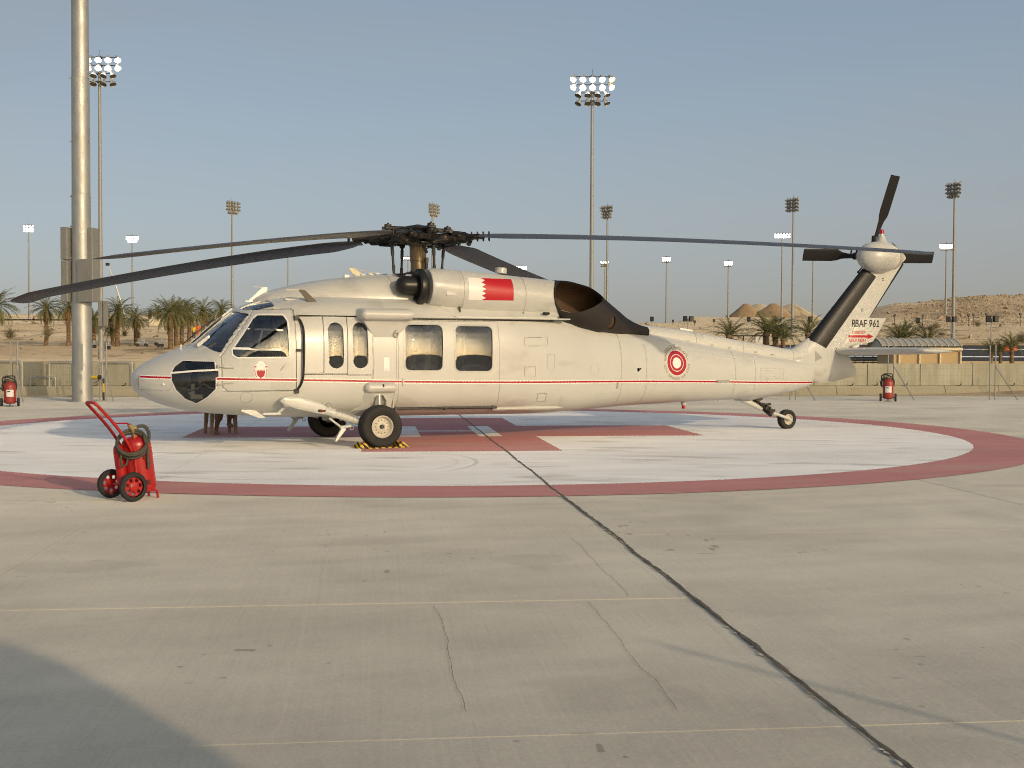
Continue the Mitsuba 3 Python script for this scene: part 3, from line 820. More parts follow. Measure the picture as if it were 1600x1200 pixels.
for nm in ('door', 'chin', 'g1', 'g2', 'c1', 'c2'):
    hp('starboard_window' if nm != 'chin' else 'chin_window', pane(mirror(WIN[nm]), lambda n_, c: n_[:, 1] > 0.2), M_GLASST, smooth=True)

# raised frames round the windows, and the bars of the cockpit door
def frame(poly, w, out=0.006, lo=0.2):
    return tri((man(loft_mesh(FUS, ST, out)) - IN10) ^ prism(poly.buffer(w, 6).difference(poly.buffer(-0.004)), lo))


hp('frame', frame(door_win, 0.020, 0.005, 0.3), M_PAINTW, doors['cockpit_door'])
for w_, d_ in ((cw1, 'cabin_door'), (cw2, 'cabin_door')):
    hp('frame', frame(w_, 0.022), M_STEEL, doors[d_])
for w_, d_ in ((gw1, 'gunner_panel_001'), (gw2, 'gunner_panel_002')):
    hp('frame', frame(w_, 0.020), M_PAINTW, doors[d_])
bar = lambda a, b, w: LineString([a, b]).buffer(w / 2, cap_style=2)
BARS = unary_union([bar((-1.945, 1.815), (-1.45, 1.80), 0.030), bar((-1.745, 1.80), (-1.845, 1.51), 0.026), bar((-2.185, 1.525), (-1.50, 1.505), 0.034)])
FR8 = man(loft_mesh(FUS, ST, 0.006))
hp('window_bar', tri((FR8 - IN30) ^ prism(BARS.intersection(door_win.buffer(0.02)), 0.3)), M_PAINTW, doors['cockpit_door'])
hp('chin_bar', tri((FR8 - IN30) ^ prism(LineString([(-3.02, 1.155), (-2.71, 1.187), (-2.41, 1.203)]).buffer(0.013), 0.3)), M_PAINTW)
hp('chin_frame', tri((man(loft_mesh(FUS, ST, 0.004)) - IN10) ^ prism(chin.buffer(0.010).difference(chin), 0.25)), M_PAINTW)

# inside: lining, floor, seats, bulkhead, instrument hump
lin = (man(loft_mesh(FUS, STI[STI < 4.4], -0.034)) - man(loft_mesh(FUS, STI[(STI < 4.35) & (STI > -3.35)], -0.044))) - HOLES
hp('cabin_lining', tri(lin), M_INT)
hp('cabin_floor', tri(man(bx([0.3, 0, 0.66], [5.4, 1.9, 0.03])) ^ man(loft_mesh(FUS, STI, -0.05))), M_DARK)
hp('bulkhead', cat(bx([-1.22, 0, 1.45], [0.04, 0.7, 1.5]), bx([2.45, 0, 1.4], [0.04, 1.9, 1.5])), M_INT)


def seat(x, y, facing, mt, w=0.46):
    return cat(bx([x, y, 1.03], [0.46, w, 0.10], bevel=0.03), bx([x + facing * 0.25, y, 1.42], [0.10, w, 0.78], ry=facing * 0.12, bevel=0.035), bx([x + facing * 0.31, y, 1.86], [0.09, w * 0.55, 0.20], bevel=0.03),
               bx([x, y, 0.86], [0.36, w * 0.7, 0.30]))


for x, y, fc, mt, nm in ((-1.62, -0.45, 1, M_DARKSEAT, 'pilot_seat'), (-1.62, 0.45, 1, M_DARKSEAT, 'pilot_seat'), (0.72, -0.72, 1, M_SEAT, 'cabin_seat'), (-0.30, -0.70, 1, M_SEAT, 'cabin_seat'),
                         (1.75, 0.30, 1, M_DARKSEAT, 'cabin_seat'), (0.95, 0.75, 1, M_DARKSEAT, 'cabin_seat')):
    hp(nm, seat(x, y, fc, mt), mt)
hp('instrument_panel', cat(bx([-2.42, 0, 1.35], [0.30, 1.35, 0.34], bevel=0.05), bx([-2.30, 0, 1.0], [0.5, 0.4, 0.5])), M_DARK)
hp('seat_cover', hull((-2.02, -0.42, 1.78, 0.15), (-1.95, -0.40, 1.92, 0.10), (-2.06, -0.42, 1.66, 0.10)), M_WHITECLOTH)
hp('pedals', cat(cyl([-2.75, -0.62, 0.85], [-2.75, -0.35, 0.85], 0.02), bx([-2.70, -0.58, 0.88], [0.05, 0.05, 0.22]), bx([-2.66, -0.60, 0.80], [0.18, 0.16, 0.06]), ball([-2.62, -0.74, 1.02], 0.028, 2)), M_STEEL)
hp('cable', tube(spline([[-2.88, -0.62, 0.93], [-2.75, -0.70, 0.90], [-2.64, -0.76, 0.94], [-2.58, -0.80, 0.99], [-2.5, -0.85, 0.94], [-2.42, -0.9, 0.92]], 24), 0.012, 6), M_STEEL)

# markings lie on the skin
def mark(name, poly, mt, two=False, lo=0.15, parent=None, label=None):
    return hp(name, tri(((DEC2 if two else DEC) - OUT) ^ prism(poly, lo)), mt, parent, label=label)


stripe_z = PchipInterpolator([-3.5, -2.4, -1.1, 0.66, 2.33, 4.72, 6.5, 8.05, 9.3], [1.097, 1.07, 1.045, 1.005, 0.985, 0.97, 0.945, 0.915, 0.90])
sx = np.linspace(-3.42, 9.24, 160)


def band(w):
    return Polygon(np.r_[np.c_[sx, stripe_z(sx) - w], np.c_[sx, stripe_z(sx) + w][::-1]]).difference(chin.buffer(0.01))


mark('stripe_border', band(0.027), M_PAINTW)
mark('red_stripe', band(0.0145), M_RED, True)
RC = (5.865, 1.287)
disc_ = lambda r, c=RC: Point(c).buffer(r, 32)
mark('roundel', disc_(0.222).difference(disc_(0.155)).union(disc_(0.143).difference(disc_(0.098))), M_RED, True, label='red and white ringed roundel on the tail boom')
mark('roundel_field', disc_(0.232), M_PAINTW)


def text_poly(s, h, bold=False):
    m = meshkit.text_mesh(s, h, 0.002, bold)
    f = m.faces[np.abs(m.face_normals[:, 2]) > 0.9]
    f = f[m.triangles_center[np.abs(m.face_normals[:, 2]) > 0.9][:, 2] > 0.001]
    return unary_union([Polygon(m.vertices[t][:, :2]) for t in f]).buffer(0.0004)


def text_on_arc(s, h, c, r, a0, a1, inward=True):
    out = []
    for a, ch in zip(np.linspace(a0, a1, len(s)), s):
        if ch == ' ':
            continue
        t = text_poly(ch, h)
        t = affinity.translate(t, -t.centroid.x, -h / 2)
        rot = a + 90 if inward else a - 90
        t = affinity.rotate(t, rot, origin=(0, 0))
        out.append(affinity.translate(t, c[0] + r * math.cos(math.radians(a)), c[1] + r * math.sin(math.radians(a))))
    return unary_union(out)


mark('roundel_lettering', text_on_arc('ROYAL BAHRAINI AIR FORCE', 0.046, RC, 0.282, 190, 352).buffer(-0.0012), M_BROWNTXT, True)
# the upper line is in Arabic script: joined strokes with dots, built letter by letter
def arabic_arc(c, r, a0, a1, h):
    rg = np.random.default_rng(4)
    out = []
    x, L = 0.0, math.radians(a0 - a1) * r
    strokes = [[(0, .9), (0, 0)], [(0, .9), (0, 0), (.18, 0)], [(0, .4), (.05, .05), (.25, .05), (.3, .4)], [(0, 0), (.3, 0)], [(0, .3), (.15, .45), (.25, .2), (.05, -.2)], [(0, 0), (.1, .35), (.25, .3), (.28, 0)]]
    while x < L - 0.02:
        st_ = np.array(strokes[rg.integers(len(strokes))])
        g = LineString(st_ * h).buffer(h * 0.06)
        if rg.random() < 0.5:
            g = g.union(Point(0.14 * h, (1.05 if rg.random() < .5 else -.35) * h).buffer(0.09 * h))
        a = a0 - math.degrees(x / r)
        g = affinity.rotate(affinity.translate(g, 0, -h * 0.3), a - 90, origin=(0, 0))
        out.append(affinity.translate(g, c[0] + r * math.cos(math.radians(a)), c[1] + r * math.sin(math.radians(a))))
        x += h * (0.34 + (0.30 if rg.random() < 0.25 else 0))
    return unary_union(out)


mark('roundel_script', arabic_arc(RC, 0.285, 172, 8, 0.062), M_BROWNTXT, True)

# the coat of arms on the cockpit door: white field, red serrated shield, red mantling
EC = (-1.795, 1.155)
sh = Polygon([(-.060, .055), (-.060, .0), (-.045, -.045), (0, -.078), (.045, -.045), (.060, .0), (.060, .055), (.045, .028), (.033, .055), (.021, .028), (.010, .055), (0, .028), (-.010, .055), (-.021, .028), (-.033, .055), (-.045, .028)])
fieldp = Polygon([(-.095, .10), (-.06, .125), (-.03, .165), (0, .18), (.03, .165), (.06, .125), (.095, .10), (.09, .0), (.062, -.075), (.02, -.112), (0, -.12), (-.02, -.112), (-.062, -.075), (-.09, .0)]).buffer(0.006)
mant = unary_union([LineString([(s_ * .098, .088), (s_ * .085, .100), (s_ * .068, .096), (s_ * .074, .080)]).buffer(.0065) for s_ in (-1, 1)] + [LineString([(s_ * .088, .066), (s_ * .084, .0), (s_ * .064, -.055)]).buffer(.005) for s_ in (-1, 1)]
                   + [Point(s_ * .040, -.090).buffer(.007) for s_ in (-1, 1)] + [Point(0, -.105).buffer(.008), Point(0, .125).buffer(.006)])
mv = lambda g: affinity.translate(g, *EC)
mark('crest_field', mv(fieldp), M_PAINTW, parent=doors['cockpit_door'])
mark('crest', mv(sh.union(mant)), M_RED, True, parent=doors['cockpit_door'], label='red and white coat of arms on the cockpit door')
mark('stencil_plate', sbox(0.125, 1.185, 0.215, 1.39).difference(sbox(0.13, 1.20, 0.21, 1.21)), M_PAINTW)

# door hardware
for z_ in (1.255, 0.985):
    hp('hinge', cat(bx([-2.36, -0.985, z_], [0.10, 0.035, 0.022], rz=-0.25), cyl([-2.405, -0.97, z_ - 0.02], [-2.405, -0.97, z_ + 0.02], 0.018), bx([-2.25, -1.03, z_ - (0.02 if z_ > 1.1 else -0.02)], [0.14, 0.02, 0.012], rz=-0.25)), M_STEEL, doors['cockpit_door'])
rail = spline([[-1.235, -1.075, 1.995], [-1.19, -1.12, 1.94], [-1.155, -1.17, 1.79], [-1.165, -1.225, 1.45], [-1.175, -1.225, 1.13], [-1.20, -1.215, 1.01], [-1.265, -1.19, 0.895]], 40)
hp('grab_rail', cat(tube(rail, 0.018, 10), bx([-1.24, -1.07, 1.99], [0.06, 0.08, 0.07]), bx([-1.215, -1.19, 1.50], [0.10, 0.06, 0.035]), bx([-1.265, -1.17, 0.88], [0.06, 0.06, 0.07])), M_BLACK, label='curved black grab rail behind the cockpit door')
def along(poly, a, b, lo=0.3):
    return tri((man(loft_mesh(FUS, ST, b)) - man(loft_mesh(FUS, STI, a))) ^ prism(poly, lo))
hp('door_post', along(sbox(-1.262, 0.88, -1.205, 2.05), -0.01, 0.018), M_PAINT)
hp('upper_rail', along(Polygon([(-1.27, 2.035), (-0.2, 2.03), (-0.2, 2.115), (-1.25, 2.125)]), -0.01, 0.030), M_PAINT)
hp('door_track', along(sbox(0.34, 1.985, 3.20, 2.0), -0.01, 0.012), M_DARK)
hp('gunner_track', along(unary_union([sbox(-1.18, 1.128, -0.86, 1.138), sbox(-0.86, 1.128, -0.06, 1.134), sbox(-1.2, 2.018, -0.06, 2.028)]), -0.01, 0.010), M_DARK)
low = [cyl([0.35, -1.045, 0.585], [2.12, -1.045, 0.570], 0.017), *[bx([x_, -1.03, 0.575], [0.04, 0.06, 0.06]) for x_ in (0.37, 1.22, 2.05)]]
hp('lower_door_track', cat(*low), M_DARK)
hp('sill_fairing', cat(tri(m3d.Manifold.hull(man(bx([2.6, -0.97, 0.55], [1.1, 0.10, 0.06], bevel=0.02)) + man(bx([3.45, -0.78, 0.545], [0.05, 0.06, 0.02])))), ), M_PAINT)
hp('tie_down_ring', cat(trimesh.creation.torus(0.035, 0.008).apply_transform(trimesh.transformations.rotation_matrix(1.57, [1, 0, 0])).apply_translation([0.32, -1.20, 1.745]), ball([0.32, -1.185, 1.79], 0.025), cyl([0.28, -1.18, 1.77], [0.36, -1.20, 1.77], 0.012)), M_STEEL)
riv = []
def rivet(s_, z_, r=0.006):
    pts = surf(s_, z_)
    riv.append(lathe([(0, 0.003), (r, 0.0), (r, -0.004), (0, -0.004)], pts, (0, -1, 0), 6))
FL = loft_mesh(FUS, ST)
_PI = [PchipInterpolator(FUS[:, 0], FUS[:, q]) for q in range(1, 7)]
def surf(s_, z_):
    w, zc, zb, zt, nb, nt = [float(f(s_)) for f in _PI]
    h, e = (zt - zc, nt) if z_ > zc else (zc - zb, nb)
    return [s_, -w * (max(1 - min(abs(z_ - zc) / h, 1) ** e, 0)) ** (1 / e), z_]
for z_ in np.arange(1.03, 1.72, 0.055):
    for s_ in (-0.03, 0.305):
        rivet(s_, z_)
for s_ in np.arange(0.02, 0.28, 0.06):
    rivet(s_, 1.69); rivet(s_, 1.07)
for (a, b) in ((2.57, 3.01),):
    for s_ in np.linspace(a + .02, b - .02, 9):
        rivet(s_, 1.55, .005)
for s_ in np.linspace(2.25, 7.1, 70):
    rivet(s_, float(stripe_z(s_)) - 0.2, 0.005)
for s_ in (4.59, 5.16, 7.24):
    for z_ in np.arange(0.62, 1.65, 0.05):
        if z_ < float(_PI[3](s_)) - 0.05:
            rivet(s_ + 0.03, z_, 0.005)
hp('rivets', cat(*riv), M_STEEL, kind='stuff', smooth=False)
hp('fuel_cap', cat(lathe([(0, .004), (.03, .004), (.034, -.003)], surf(4.97, 1.17), (0, -1, 0), 16), lathe([(0, .01), (.012, .01), (.014, -.003)], surf(5.02, 1.19), (0, -1, 0), 10)), M_DARK)
for s_, z_, w_, h_ in ((4.50, 0.905, 0.035, 0.10), (3.98, 0.94, 0.02, 0.03), (6.95, 0.945, 0.30, 0.05), (0.44, 1.0, 0.025, 0.11)):
    c_ = surf(s_, z_)
    hp('side_fitting', bx([c_[0], c_[1] - 0.006, z_], [w_, 0.03, h_], bevel=0.006, rz=0.13 if s_ > 3.5 else 0), M_PAINT if s_ < 4 else M_STEEL)
# ---- the upper fairing, engines, exhaust
DOG = np.array([(-1.66, 0.04, 2.26, 2.22, 2.285, 2, 2), (-1.60, 0.16, 2.26, 2.20, 2.33, 2.2, 2), (-1.45, 0.30, 2.25, 2.16, 2.415, 2.4, 2), (-1.2, 0.42, 2.24, 2.14, 2.49, 3, 2.1), (-0.63, 0.56, 2.22, 2.10, 2.615, 3, 2.3),
                (0.05, 0.64, 2.20, 2.10, 2.70, 3, 2.5), (0.74, 0.68, 2.20, 2.10, 2.755, 3, 2.6), (1.6, 0.68, 2.2, 2.1, 2.77, 3, 2.6), (2.6, 0.62, 2.2, 2.1, 2.70, 3, 2.4), (3.6, 0.48, 2.1, 1.9, 2.45, 3, 2.2), (4.6, 0.34, 1.9, 1.6, 2.12, 3, 2.2), (5.38, 0.22, 1.75, 1.5, 1.965, 3, 2.2)])
dst = np.unique(np.r_[DOG[:, 0], np.linspace(-1.6, 5.38, 70)])
dog = man(loft_mesh(DOG, dst, 0, 64))
dgr = m3d.Manifold.batch_boolean([man(bx([0.475, 0, 2.5], [0.008, 2, 1])), man(bx([-0.4, 0, 2.235], [0.9, 2, 0.008]))], m3d.OpType.Add) - man(loft_mesh(DOG, np.linspace(-1.55, 5.3, 60), -0.01, 64))
bowl = man(cyl([0.57, -0.40, 2.66], [0.57, -0.75, 2.66], 0.06, n=24).apply_scale([1, 1, 1]))
hp('rotor_fairing', tri(dog - dgr), M_PAINT)
hp('fairing_scoop', cat(hull((0.60, -0.40, 2.735, 0.012), (0.78, -0.40, 2.745, 0.012), (0.70, -0.44, 2.69, 0.012)), ball([0.71, -0.46, 2.715], [0.018, 0.01, 0.014], 2)), M_BLACK)
hp('fairing_step', tri(m3d.Manifold.hull(man(bx([-0.55, -0.62, 2.285], [1.5, 0.06, 0.02])) + man(bx([0.55, -0.72, 2.20], [1.6, 0.05, 0.02])))), M_PAINT)
hp('fairing_seal', cat(tube([[-1.0, -0.60, 2.262], [-0.42, -0.66, 2.252], [-0.41, -0.68, 2.235], [0.50, -0.74, 2.205]], 0.009, 6)), M_DARK)


def revolve_x(prof, c, n=48):
    """prof rows (x, radius); axis along x through (y, z) = c."""
    pr = np.array(prof, float)
    a = np.linspace(0, 2 * np.pi, n, endpoint=False)
    R = np.stack([np.repeat(pr[:, :1], n, 1), c[0] + pr[:, 1:2] * np.cos(a), c[1] + pr[:, 1:2] * np.sin(a)], -1)
    return ring_loft(R)


def engine(side):
    y0 = 0.80 * side
    nac_prof = [(0.98, 0.285), (1.0, 0.30), (1.10, 0.312), (1.5, 0.318), (1.502, 0.309), (1.512, 0.309), (1.514, 0.318), (2.0, 0.318), (2.6, 0.308), (2.602, 0.299), (2.612, 0.299), (2.614, 0.308), (3.0, 0.303), (3.40, 0.298)]
    ZE = lambda x: 2.515 - 0.058 * (x - 1.0)
    n = 64
    a = np.linspace(0, 2 * np.pi, n, endpoint=False)
    R = np.array([[[x, y0 + r * 1.04 * math.cos(t), ZE(x) + r * math.sin(t) * (1.0 if math.sin(t) > 0 else 1 + 0.22 * np.clip((x - 1.2) / 0.5, 0, 1))] for t in a] for x, r in nac_prof])
    DCUT = P_((3.40, 2.90), (3.30, 2.70), (3.20, 2.63), (3.14, 2.53), (3.12, 2.42), (3.15, 2.28), (3.25, 2.13), (3.42, 1.96), (3.60, 1.70), (6.0, 1.4), (6.0, 2.9))
    DC = prism(DCUT, 0.25, 1.6)
    DC = DC if side < 0 else mirror(DC)
    nac = tri(man(ring_loft(R)) - DC)
    e = hp('engine_nacelle', nac, M_PAINT, label='cream engine nacelle with a flag on its side' if side < 0 else None, smooth=40)
    # pylon fairing below the nacelle
    low = m3d.Manifold.hull(man(bx([2.25, y0 - 0.02 * side, 2.16], [2.2, 0.36, 0.12], bevel=0.03)) + man(bx([2.3, y0 + 0.16 * side, 2.035], [1.75, 0.30, 0.02])))
    hp('nacelle_fairing', tri(low), M_PAINT, e)
    hp('nacelle_shelf', bx([1.95, y0 + 0.235 * side, 2.022], [2.9, 0.25, 0.022], rz=0.03 * side, bevel=0.008), M_PAINT, e)
    hp('latch', cat(bx([1.47, y0 + 0.22 * side, 2.16], [0.02, 0.05, 0.09]), bx([2.60, y0 + 0.22 * side, 2.09], [0.025, 0.05, 0.08])), M_DARK, e)
    hp('drain_slot', bx([2.98, y0 + 0.32 * side, 2.115], [0.14, 0.05, 0.045], bevel=0.02), M_BLACK, e)
    # inlet ring and the particle separator's bullet
    hp('inlet_ring', revolve_x([(0.985, 0.10), (0.93, 0.24), (0.90, 0.285), (0.86, 0.298), (0.81, 0.288), (0.79, 0.26), (0.80, 0.22), (0.84, 0.17), (0.86, 0.10)], (y0, ZE(1.0))), M_BLACK, e)
    hp('inlet_bullet', hull((0.84, y0, ZE(1.0) + 0.015, 0.15), (0.62, y0 - 0.02 * side, ZE(1.0) + 0.02, 0.155)), M_BLACK, e)
    hp('access_hatch', bx([1.28, y0 + 0.316 * side, ZE(1.2) - 0.06], [0.16, 0.012, 0.14], bevel=0.004), M_PAINT, e)
    for q in range(2):
        hp('scoop', cat(lathe([(0, .09), (.09, .09), (.095, .08), (.1, 0), (0, 0)], [2.32, y0 + 0.05, 2.78], (0.1, 0, 1), 20)), M_PAINT, e) if q == 0 and side < 0 else None
    rv = [lathe([(0, .004), (.006, 0), (0, -.004)], [1.06 + 0.0 * t, y0 + side * 0.325 * math.cos(t), ZE(1.06) + 0.312 * math.sin(t)], (0, side * math.cos(t), math.sin(t)), 6) for t in np.linspace(-0.9, 1.2, 16)]
    rv += [lathe([(0, .004), (.006, 0), (0, -.004)], [1.44, y0 + side * 0.331 * math.cos(t), ZE(1.44) + 0.318 * math.sin(t)], (0, side * math.cos(t), math.sin(t)), 6) for t in np.linspace(-0.9, 1.2, 20)]
    hp('rivets', cat(rv), M_STEEL, e, kind='stuff', smooth=False)
    # flag: serrated edge between white and red, lying on the curved skin
    if side < 0:
        dec = lambda d: man(ring_loft(np.array([[[x, y0 + (r + d) * 1.04 * math.cos(t), ZE(x) + (r + d) * math.sin(t) * (1.0 if math.sin(t) > 0 else 1 + 0.22 * np.clip((x - 1.2) / 0.5, 0, 1))] for t in np.linspace(0, 2 * np.pi, 96, endpoint=False)] for x, r in [(1.55, 0.318), (2.0, 0.318), (2.55, 0.306)]])))
        x0, x1, z0, z1 = 1.585, 2.385, 2.315, 2.672
        zz = np.linspace(z0, z1, 11)
        xm = 1.885
        zig = [(xm + (0.0 if q % 2 else -0.072), zz[q]) for q in range(11)]
        white = Polygon([(x0, z0)] + zig + [(x0, z1)])
        red = Polygon([(x1, z0)] + zig + [(x1, z1)])
        base = man(nac)
        fl = dec(0.004)
        hp('flag_white', tri((fl - dec(0.0)) ^ prism(white, 0.9)), M_PAINTW, e)
        hp('flag_red', tri((fl - dec(0.0)) ^ prism(red, 0.9)), mat('flag_red', (0.44, 0.012, 0.020), 0.4), e, label='red field of the flag with a serrated edge')
    # exhaust suppressor: a black hood open to the side, tapering into the spine
    EX = [  # x, centre y, centre z, half width y, half height up, half height down
        (3.04, 0.80, 2.395, 0.318, 0.306, 0.345), (3.30, 0.80, 2.375, 0.325, 0.312, 0.37), (3.50, 0.79, 2.36, 0.335, 0.322, 0.41), (3.70, 0.77, 2.30, 0.337, 0.35, 0.41), (3.95, 0.73, 2.23, 0.335, 0.365, 0.385),
        (4.15, 0.69, 2.13, 0.325, 0.37, 0.32), (4.30, 0.64, 2.06, 0.30, 0.345, 0.25), (4.60, 0.54, 1.97, 0.26, 0.265, 0.185), (4.90, 0.43, 1.91, 0.21, 0.165, 0.13), (5.20, 0.33, 1.86, 0.17, 0.115, 0.10), (5.40, 0.28, 1.835, 0.15, 0.10, 0.09)]
    EX = np.array(EX)
    xs = np.linspace(3.04, 5.40, 64)
    I = [PchipInterpolator(EX[:, 0], EX[:, q])(xs) for q in range(1, 6)]
    a = np.linspace(0, 2 * np.pi, 56, endpoint=False)

    def hood(off, sel=slice(None)):
        rr = []
        for x, cy, cz, hw, hu, hd in zip(xs[sel], *[q[sel] for q in I]):
            c, s_ = np.cos(a), np.sin(a)
            r = (np.abs(c) ** 2.4 + np.abs(s_) ** 2.4) ** (-1 / 2.4)
            rr.append(np.stack([np.full(56, x), side * cy + (hw - off) * r * c, cz + np.where(s_ > 0, hu - off, hd - off) * r * s_], -1))
        return ring_loft(np.array(rr))
    mouth = P_((3.145, 2.42), (3.165, 2.53), (3.22, 2.61), (3.33, 2.665), (3.62, 2.635), (3.93, 2.565), (4.10, 2.49), (4.17, 2.41), (4.10, 2.335), (3.90, 2.235), (3.66, 2.155), (3.45, 2.135), (3.28, 2.17), (3.18, 2.28)).buffer(0.03).buffer(-0.03)
    H0 = man(hood(0))
    cavity = man(hood(0.022, slice(3, 38)))
    mp = prism(mouth, 0.80, 1.6)
    if side > 0:
        mp = mirror(mp)
    hole = man(bx([4.36, side * 0.72, 1.985], [0.3, 0.4, 0.3])) ^ man(ball([0, 0, 0], [0.075, 0.3, 0.13], 3).apply_transform(trimesh.transformations.rotation_matrix(0.45, [0, 1, 0])).apply_translation([4.36, side * 0.80, 1.985]))
    ex = hp('exhaust_suppressor', tri((H0 ^ DC) - cavity - mp - hole), M_EXH, label='black exhaust hood with a brown mouth behind the engine' if side < 0 else None)
    inn = tri((man(hood(0.0225, slice(3, 38))) - man(hood(0.030, slice(4, 37))) - mp) ^ DC)
    hp('inner_duct', inn, M_EXIN, ex)
    hp('vent_floor', bx([4.36, side * 0.70, 1.985], [0.22, 0.02, 0.26]), M_RUBBER, ex)


engine(-1)
engine(1)

# spine cover over the tail drive shaft
SP = np.array([(5.37, 0.235, 1.78, 1.5, 1.985, 3, 2.6), (5.9, 0.215, 1.72, 1.5, 1.935, 3, 2.6), (6.7, 0.20, 1.62, 1.4, 1.845, 3, 2.6), (7.4, 0.185, 1.53, 1.3, 1.735, 3, 2.6), (8.2, 0.17, 1.43, 1.2, 1.625, 3, 2.6), (8.85, 0.16, 1.36, 1.2, 1.545, 3, 2.6), (9.1, 0.15, 1.35, 1.1, 1.56, 3, 2.6)])
sp = man(loft_mesh(SP, np.linspace(5.37, 9.1, 40), 0, 48)) - m3d.Manifold.batch_boolean([man(bx([x_, 0, 1.8], [0.008, 1, 1])) - man(loft_mesh(SP, np.linspace(5.4, 9.05, 30), -0.01, 48)) for x_ in (6.55, 7.62, 8.80)], m3d.OpType.Add)
hp('spine_cover', tri(sp), M_PAINT)
hp('spine_hinge', cat([bx([x_, -0.205 + 0.012 * (x_ - 6), float(PchipInterpolator(SP[:, 0], SP[:, 2])(x_)) + 0.02], [0.06, 0.03, 0.02]) for x_ in (5.95, 6.35, 6.9, 7.3, 7.9, 8.3)]), M_STEEL)
hp('spine_antenna', bx([6.45, 0, 1.895], [0.28, 0.03, 0.03], ry=0.13), M_PAINTW)

# ---- external stores fairings on the port and starboard side
for s_ in (-1, 1):
    up_pod = hull(*[(x_, s_ * y_, z_, r_) for x_ in (-0.20, 0.50) for (y_, z_, r_) in ((1.27, 2.05, 0.085), (1.05, 2.06, 0.10))])
    hp('upper_stores_fairing', up_pod, M_PAINT, smooth=60)
    web = hull(*[(x_, s_ * y_, z_, 0.025) for (x_, y_, z_) in ((-0.22, 1.02, 2.03), (-0.22, 1.20, 1.99), (0.56, 1.20, 1.99), (0.56, 1.02, 2.03), (-0.02, 1.14, 1.72), (0.31, 1.14, 1.72))])
    hp('fairing_web', web, M_PAINT, smooth=50)
    lowp = man(hull(*[(x_, s_ * y_, z_, r_) for (x_, y_, z_, r_) in ((-0.12, 1.22, 0.92, 0.085), (0.24, 1.22, 0.92, 0.085), (-0.1, 1.05, 0.92, 0.085), (0.25, 1.05, 0.92, 0.085))]))
    skirt = man(hull(*[(x_, s_ * y_, z_, 0.02) for (x_, y_, z_) in ((-0.14, 1.10, 0.90), (0.28, 1.10, 0.90), (-0.14, 1.22, 0.88), (0.27, 1.22, 0.88), (-0.40, 0.85, 0.50), (0.24, 0.95, 0.55), (-0.30, 1.0, 0.58), (0.22, 1.16, 0.60))]))
    bay = man(hull(*[(x_, s_ * y_, z_, 0.03) for x_, z_ in ((-0.055, 0.50), (-0.05, 0.70), (0.01, 0.775), (0.08, 0.775), (0.13, 0.70), (0.13, 0.50)) for y_ in (1.0, 1.5)]))
    hp('lower_stores_fairing', tri((lowp + skirt) - bay), M_PAINT, smooth=40)
    hp('wheel_bay', cat(bx([0.04, s_ * 1.0, 0.68], [0.22, 0.02, 0.3])), M_RUBBER)
    hp('drain_eye', bx([0.075, s_ * 1.305, 0.955], [0.022, 0.02, 0.05], bevel=0.008), M_BLACK)
    hp('bay_edge', tube([[0.30, s_ * 1.16, 0.80], [0.29, s_ * 1.13, 0.60]], 0.014, 6), M_PAINT)

# ---- main landing gear
def tyre_mesh(R, r_in, half, y0, s_, flat=0.0, n=64):
    pr = np.array([(r_in, -half * 0.62), (r_in + 0.02, -half * 0.80), (R * 0.74, -half * 0.97), (R * 0.85, -half), (R * 0.93, -half * 0.90), (R * 0.975, -half * 0.72), (R * 0.993, -half * 0.45), (R * 0.985, -half * .43), (R * .985, -half * .39), (R * 0.997, -half * .37), (R, -half * 0.1), (R * .988, -half * .08), (R * .988, -half * .04), (R, -half * .02)])
    pr = np.vstack([pr, (pr * [1, -1])[::-1]])
    m = trimesh.creation.revolve(pr, sections=n)
    return m


def wheel(name, x, y, z, R, r_rim, half, out, label=None):
    """out: the side (y sign) that the hub faces."""
    w = hp(name, lathe([(0, -half * .6), (r_rim * .5, -half * .6), (r_rim * .5, half * .3), (0, half * .3)], (x, y, z), (0, out, 0), 24), M_DARK, label=label)
    ty = tyre_mesh(R, r_rim, half, 0, 1)
    M = frame_to((0, out, 0))
    M[:3, 3] = (x, y, z)
    ty.apply_transform(M)
    # the load flattens the foot of the tyre
    v = ty.vertices.copy()
    foot = 0.006
    v[:, 2] = np.where(v[:, 2] < foot, foot, v[:, 2])
    ty.vertices = v
    hp('tyre', ty, M_TYRE, w, smooth=40)
    prof = [(r_rim * 1.0, half * .62), (r_rim * 1.05, half * .86), (r_rim * 0.98, half * .90), (r_rim * .90, half * .70), (r_rim * .86, half * .40), (r_rim * .80, half * .30), (r_rim * .74, half * .42), (r_rim * .45, half * .62), (r_rim * .30, half * .70), (r_rim * .27, half * .55), (0, half * .55)]
    rim = lathe(prof, (x, y, z), (0, out, 0), 48)
    rim_m = rim
    hp('rim', rim_m, M_RIM, w, smooth=35)
    bolts = []
    for q in range(12):
        t = q * math.pi / 6
        rr = r_rim * .62
        bolts.append(lathe([(0, half * .60), (r_rim * .045, half * .60), (r_rim * .05, half * .3), (0, half * .3)], (x + rr * math.cos(t), y, z + rr * math.sin(t)), (0, out, 0), 6))
    bolts.append(lathe([(0, half * .80), (r_rim * .13, half * .80), (r_rim * .20, half * .70), (r_rim * .21, half * .55), (0, half * .55)], (x, y, z), (0, out, 0), 16))
    hp('hub_bolts', cat(bolts), M_DARK, w, smooth=False)
    return w


